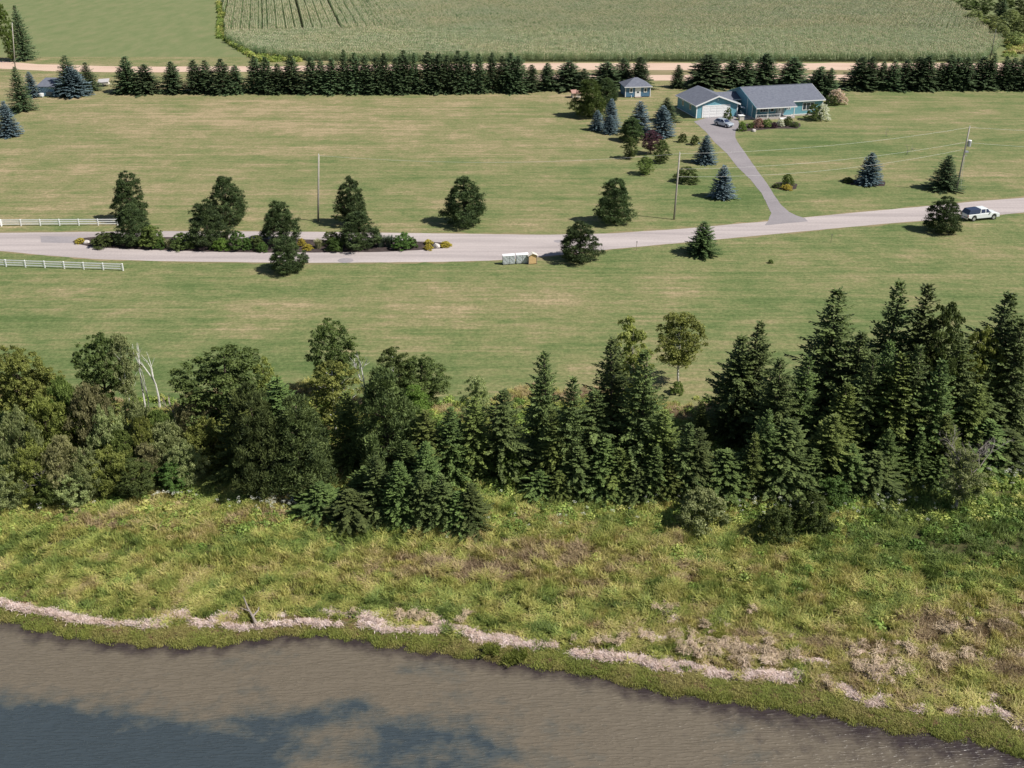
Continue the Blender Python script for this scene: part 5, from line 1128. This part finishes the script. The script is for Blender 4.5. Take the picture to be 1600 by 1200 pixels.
# ------------------------------------------------------------------ vehicles
M['carwhite'] = simple('white_car_paint', (.74, .77, .78), .22, spec=.6); M['carsilver'] = simple('silver_car_paint', (.47, .52, .58), .22, metal=.35); M['cardark'] = simple('dark_blue_tint', (.025, .035, .075), .12, spec=.7); M['lamp'] = simple('headlight_glass', (.7, .72, .74), .1); M['tail'] = simple('tail_light', (.35, .02, .02), .2); M['chrome'] = simple('bumper', (.45, .46, .48), .3, metal=.6)
def arch_profile(pts, wheels, r, zb):
    """closed side profile: top polyline (front to rear given as increasing x), bottom with wheel arches"""
    out = list(pts)
    bot = []
    for wx in sorted(wheels, reverse=True):
        for a in np.linspace(0, pi, 9): bot.append((wx + r * cos(a), max(zb, zb + r * sin(a) * 1.25 - .0)))
    return out + bot
def wheels_(t, xs, y, r):
    tm = MB().tube([(0, -.12, 0), (0, .12, 0)], r, 18).mesh('tyre', False); rm = MB().tube([(0, -.135, 0), (0, .135, 0)], r * .62, 14).mesh('rim')
    for x in xs:
        for sy in (-1, 1):
            w0 = link('wheel', tm, M['tyre'], t, loc=(x, sy * (y - .12), r)); link('rim', rm, M['rim'], w0)
def bev(o, w=.05):
    b = o.modifiers.new('bevel', 'BEVEL'); b.width = w; b.segments = 2; b.limit_method = 'ANGLE'; b.angle_limit = radians(40); return o
def cabin(pts_lo, pts_hi, hw_lo, hw_hi, mat, name, t):
    """prism whose roof is narrower than its belt: pts are (x,z) of belt ends and roof ends"""
    (xa, za), (xb, zb) = pts_lo; (xc, zc), (xd, zd) = pts_hi
    v = [(xa, -hw_lo, za), (xb, -hw_lo, zb), (xb, hw_lo, zb), (xa, hw_lo, za), (xc, -hw_hi, zc), (xd, -hw_hi, zd), (xd, hw_hi, zd), (xc, hw_hi, zc)]
    return bev(MB().add(v, [(0,3,2,1),(4,5,6,7),(0,1,5,4),(1,2,6,5),(2,3,7,6),(3,0,4,7)]).obj(name, mat, t), .06)
def pane(t, q, mat='cardark', name='window', off=.006, inset=.9):
    q = np.array(q, float); c = q.mean(0); q = c + (q - c) * inset; nrm = np.cross(q[1] - q[0], q[2] - q[0]); nrm /= np.linalg.norm(nrm); q = q + nrm * .012
    mb = MB(); mb.add([tuple(p) for p in q] + [tuple(p - nrm * .02) for p in q], [(0, 1, 2, 3), (7, 6, 5, 4), (0, 4, 5, 1), (1, 5, 6, 2), (2, 6, 7, 3), (3, 7, 4, 0)]); mb.obj(name, M[mat], t)
# pickup, nose to the right
ra = hit(1512, 347); rb = hit(1560, 342.5); yaw = atan2(rb[1] - ra[1], rb[0] - ra[0]); X_, Y_ = hit(1532, 343.5)
t = thing('pickup_truck', 'white pickup truck with dark blue bed cap parked on the lane verge', 'pickup truck', (X_, Y_ + .5, .02), yaw)
W_ = .98; top = [(-2.85, .62), (-2.88, 1.12), (.95, 1.17), (2.0, 1.14), (2.72, 1.0), (2.88, .62), (2.86, .38)]
bev(MB().prism(arch_profile(top, (-1.75, 1.85), .46, .38), -W_, W_).obj('body', M['carwhite'], t), .07)
cabin(((-.75, 1.16), (1.28, 1.16)), ((-.62, 1.86), (.62, 1.86)), .92, .74, M['carwhite'], 'cab', t)
cabin(((-2.86, 1.13), (-.78, 1.16)), ((-2.55, 1.80), (-.72, 1.86)), .93, .76, M['cardark'], 'bed_cap', t)
L0, L1 = .92, .74
for sg in (-1, 1):
    a = [(-.62, sg*L0, 1.22), (.22, sg*L0, 1.22), (.22, sg*L1*1.02, 1.82), (-.56, sg*L1*1.02, 1.82)]; b = [(.3, sg*L0, 1.22), (1.12, sg*L0, 1.22), (.6, sg*L1*1.02, 1.82), (.3, sg*L1*1.02, 1.82)]
    for q in (a, b): pane(t, q if sg < 0 else q[::-1])
    MB().box(.98, 1.12, sg*1.0 if sg > 0 else -1.16, 1.16 if sg > 0 else -1.0, 1.2, 1.38).obj('mirror', M['carwhite'], t)
    MB().box(2.74, 2.87, sg*.62 if sg > 0 else -.9, .9 if sg > 0 else -.62, .78, .96).obj('headlight', M['lamp'], t); MB().box(-2.9, -2.84, sg*.8 if sg > 0 else -.95, .95 if sg > 0 else -.8, .75, 1.08).obj('tail_light', M['tail'], t)
pane(t, [(1.28, -.86, 1.2), (1.28, .86, 1.2), (.65, .70, 1.82), (.65, -.70, 1.82)], name='windscreen'); MB().box(2.84, 2.98, -.9, .9, .4, .6).obj('bumper', M['chrome'], t); MB().box(-3.02, -2.87, -.9, .9, .42, .62).obj('bumper', M['chrome'], t); MB().box(2.80, 2.90, -.55, .55, .66, .92).obj('grille', M['cardark'], t)
wheels_(t, (-1.75, 1.85), W_, .39)
# silver car on the driveway, nose towards the lane and to the right
X_, Y_ = hit(1131, 197.5); t = thing('parked_car', 'silver hatchback parked on the driveway in front of the garage', 'car', (X_, Y_ + .3, .02), radians(-52))
top = [(-2.1, .55), (-2.12, .95), (.9, .96), (1.9, .84), (2.15, .62), (2.15, .3)]; W_ = .88
bev(MB().prism(arch_profile(top, (-1.3, 1.35), .38, .28), -W_, W_).obj('body', M['carsilver'], t), .08)
cabin(((-2.0, .95), (1.05, .95)), ((-1.5, 1.5), (.25, 1.5)), .82, .62, M['carsilver'], 'cabin', t)
for sg in (-1, 1):
    a = [(-1.75, sg*.82, .99), (-.45, sg*.82, .99), (-.45, sg*.635, 1.47), (-1.42, sg*.635, 1.47)]; b = [(-.37, sg*.82, .99), (.92, sg*.82, .99), (.22, sg*.635, 1.47), (-.37, sg*.635, 1.47)]
    for q in (a, b): pane(t, q if sg < 0 else q[::-1])
    MB().box(2.06, 2.17, .45 if sg > 0 else -.8, .8 if sg > 0 else -.45, .6, .74).obj('headlight', M['lamp'], t); MB().box(.72, .86, .84 if sg > 0 else -1.0, 1.0 if sg > 0 else -.84, .95, 1.08).obj('mirror', M['carsilver'], t)
pane(t, [(1.05, -.78, .98), (1.05, .78, .98), (.28, .58, 1.47), (.28, -.58, 1.47)], name='windscreen'); pane(t, [(-2.0, .78, .98), (-2.0, -.78, .98), (-1.52, -.58, 1.47), (-1.52, .58, 1.47)], name='rear_window')
wheels_(t, (-1.3, 1.35), W_, .32)
MB().box(2.1, 2.19, -.35, .35, .36, .5).obj('bumper_grille', M['cardark'], t)
# driftwood and clods on the shore
def wood(pts, r, label, cat='driftwood'):
    P_ = [np.array(G(*p[:2])) + np.array([0, 0, p[2]]) for p in pts]; o = MB().tube(P_, [r * (1 - .6 * i / (len(P_) - 1)) for i in range(len(P_))], 6).obj('driftwood', M['driftwood'], smooth=True)
    return tag(o, label, cat), P_
M['driftwood'] = simple('driftwood', (.26, .22, .19), .95, noise=.4, nscale=10, b=.5)
X_, Y_, Z_ = G(402, 978); t = thing('driftwood_log', 'forked driftwood log standing out of the wrack line', 'driftwood', (X_, Y_, Z_))
def rel(p): q = np.array(G(p[0], p[1])) + np.array([0, 0, p[2]]) - np.array([X_, Y_, Z_]); return tuple(q)
MB().tube([rel((402, 979, .1)), rel((396, 970, .35)), rel((388, 957, .5)), rel((382, 944, .75))], [.12, .10, .08, .04], 7).obj('trunk', M['driftwood'], t, smooth=True)
MB().tube([rel((396, 968, .35)), rel((404, 962, .5)), rel((406, 958, .6))], [.09, .06, .03], 5).obj('branch', M['driftwood'], t); MB().tube([rel((390, 962, .45)), rel((378, 958, .5))], [.07, .03], 5).obj('branch', M['driftwood'], t)
k = 0
for px, py, wpx in ((768, 1016, 34), (798, 1030, 26), (812, 1024, 30)):
    X_, Y_, Z_ = G(px, py); nT = 130; C = np.column_stack([rng.normal(0, wpx / 110, nT), rng.normal(0, .32, nT), np.zeros(nT)]); vs = []
    for j, cc in enumerate(C):
        for q in range(7):
            az = random.uniform(0, 6.28); d_ = np.array([cos(az) * .3 - .1, sin(az) * .3 - .3, random.uniform(.3, .7)]) * .55; sd_ = np.array([-sin(az), cos(az), 0]) * .035; b0 = cc + np.array([random.uniform(-.1, .1), random.uniform(-.1, .1), .12])
            vs.append([b0 - sd_, b0 + sd_, b0 + d_ + sd_ * .2, b0 + d_ - sd_ * .2])
    m = quad_mesh('sod_grass', np.array(vs), rng.uniform(0, 1, len(vs))); t = thing('fallen_sod', ['left grassy sod slumped off the bank into the water', 'lowest grassy sod slumped into the water', 'right grassy sod slumped off the bank'][k], 'sod', (X_, Y_, max(Z_, -2.0)), group='slumped sods'); k += 1
    link('grass', m, M['olive'], t); rr = wpx / 18 / 2
    MB().tube([(-rr * .8, 0, 0), (0, .05, .1), (rr * .8, 0, 0)], [.12, .24, .12], 8).obj('earth', M['mulch'], t, smooth=True)
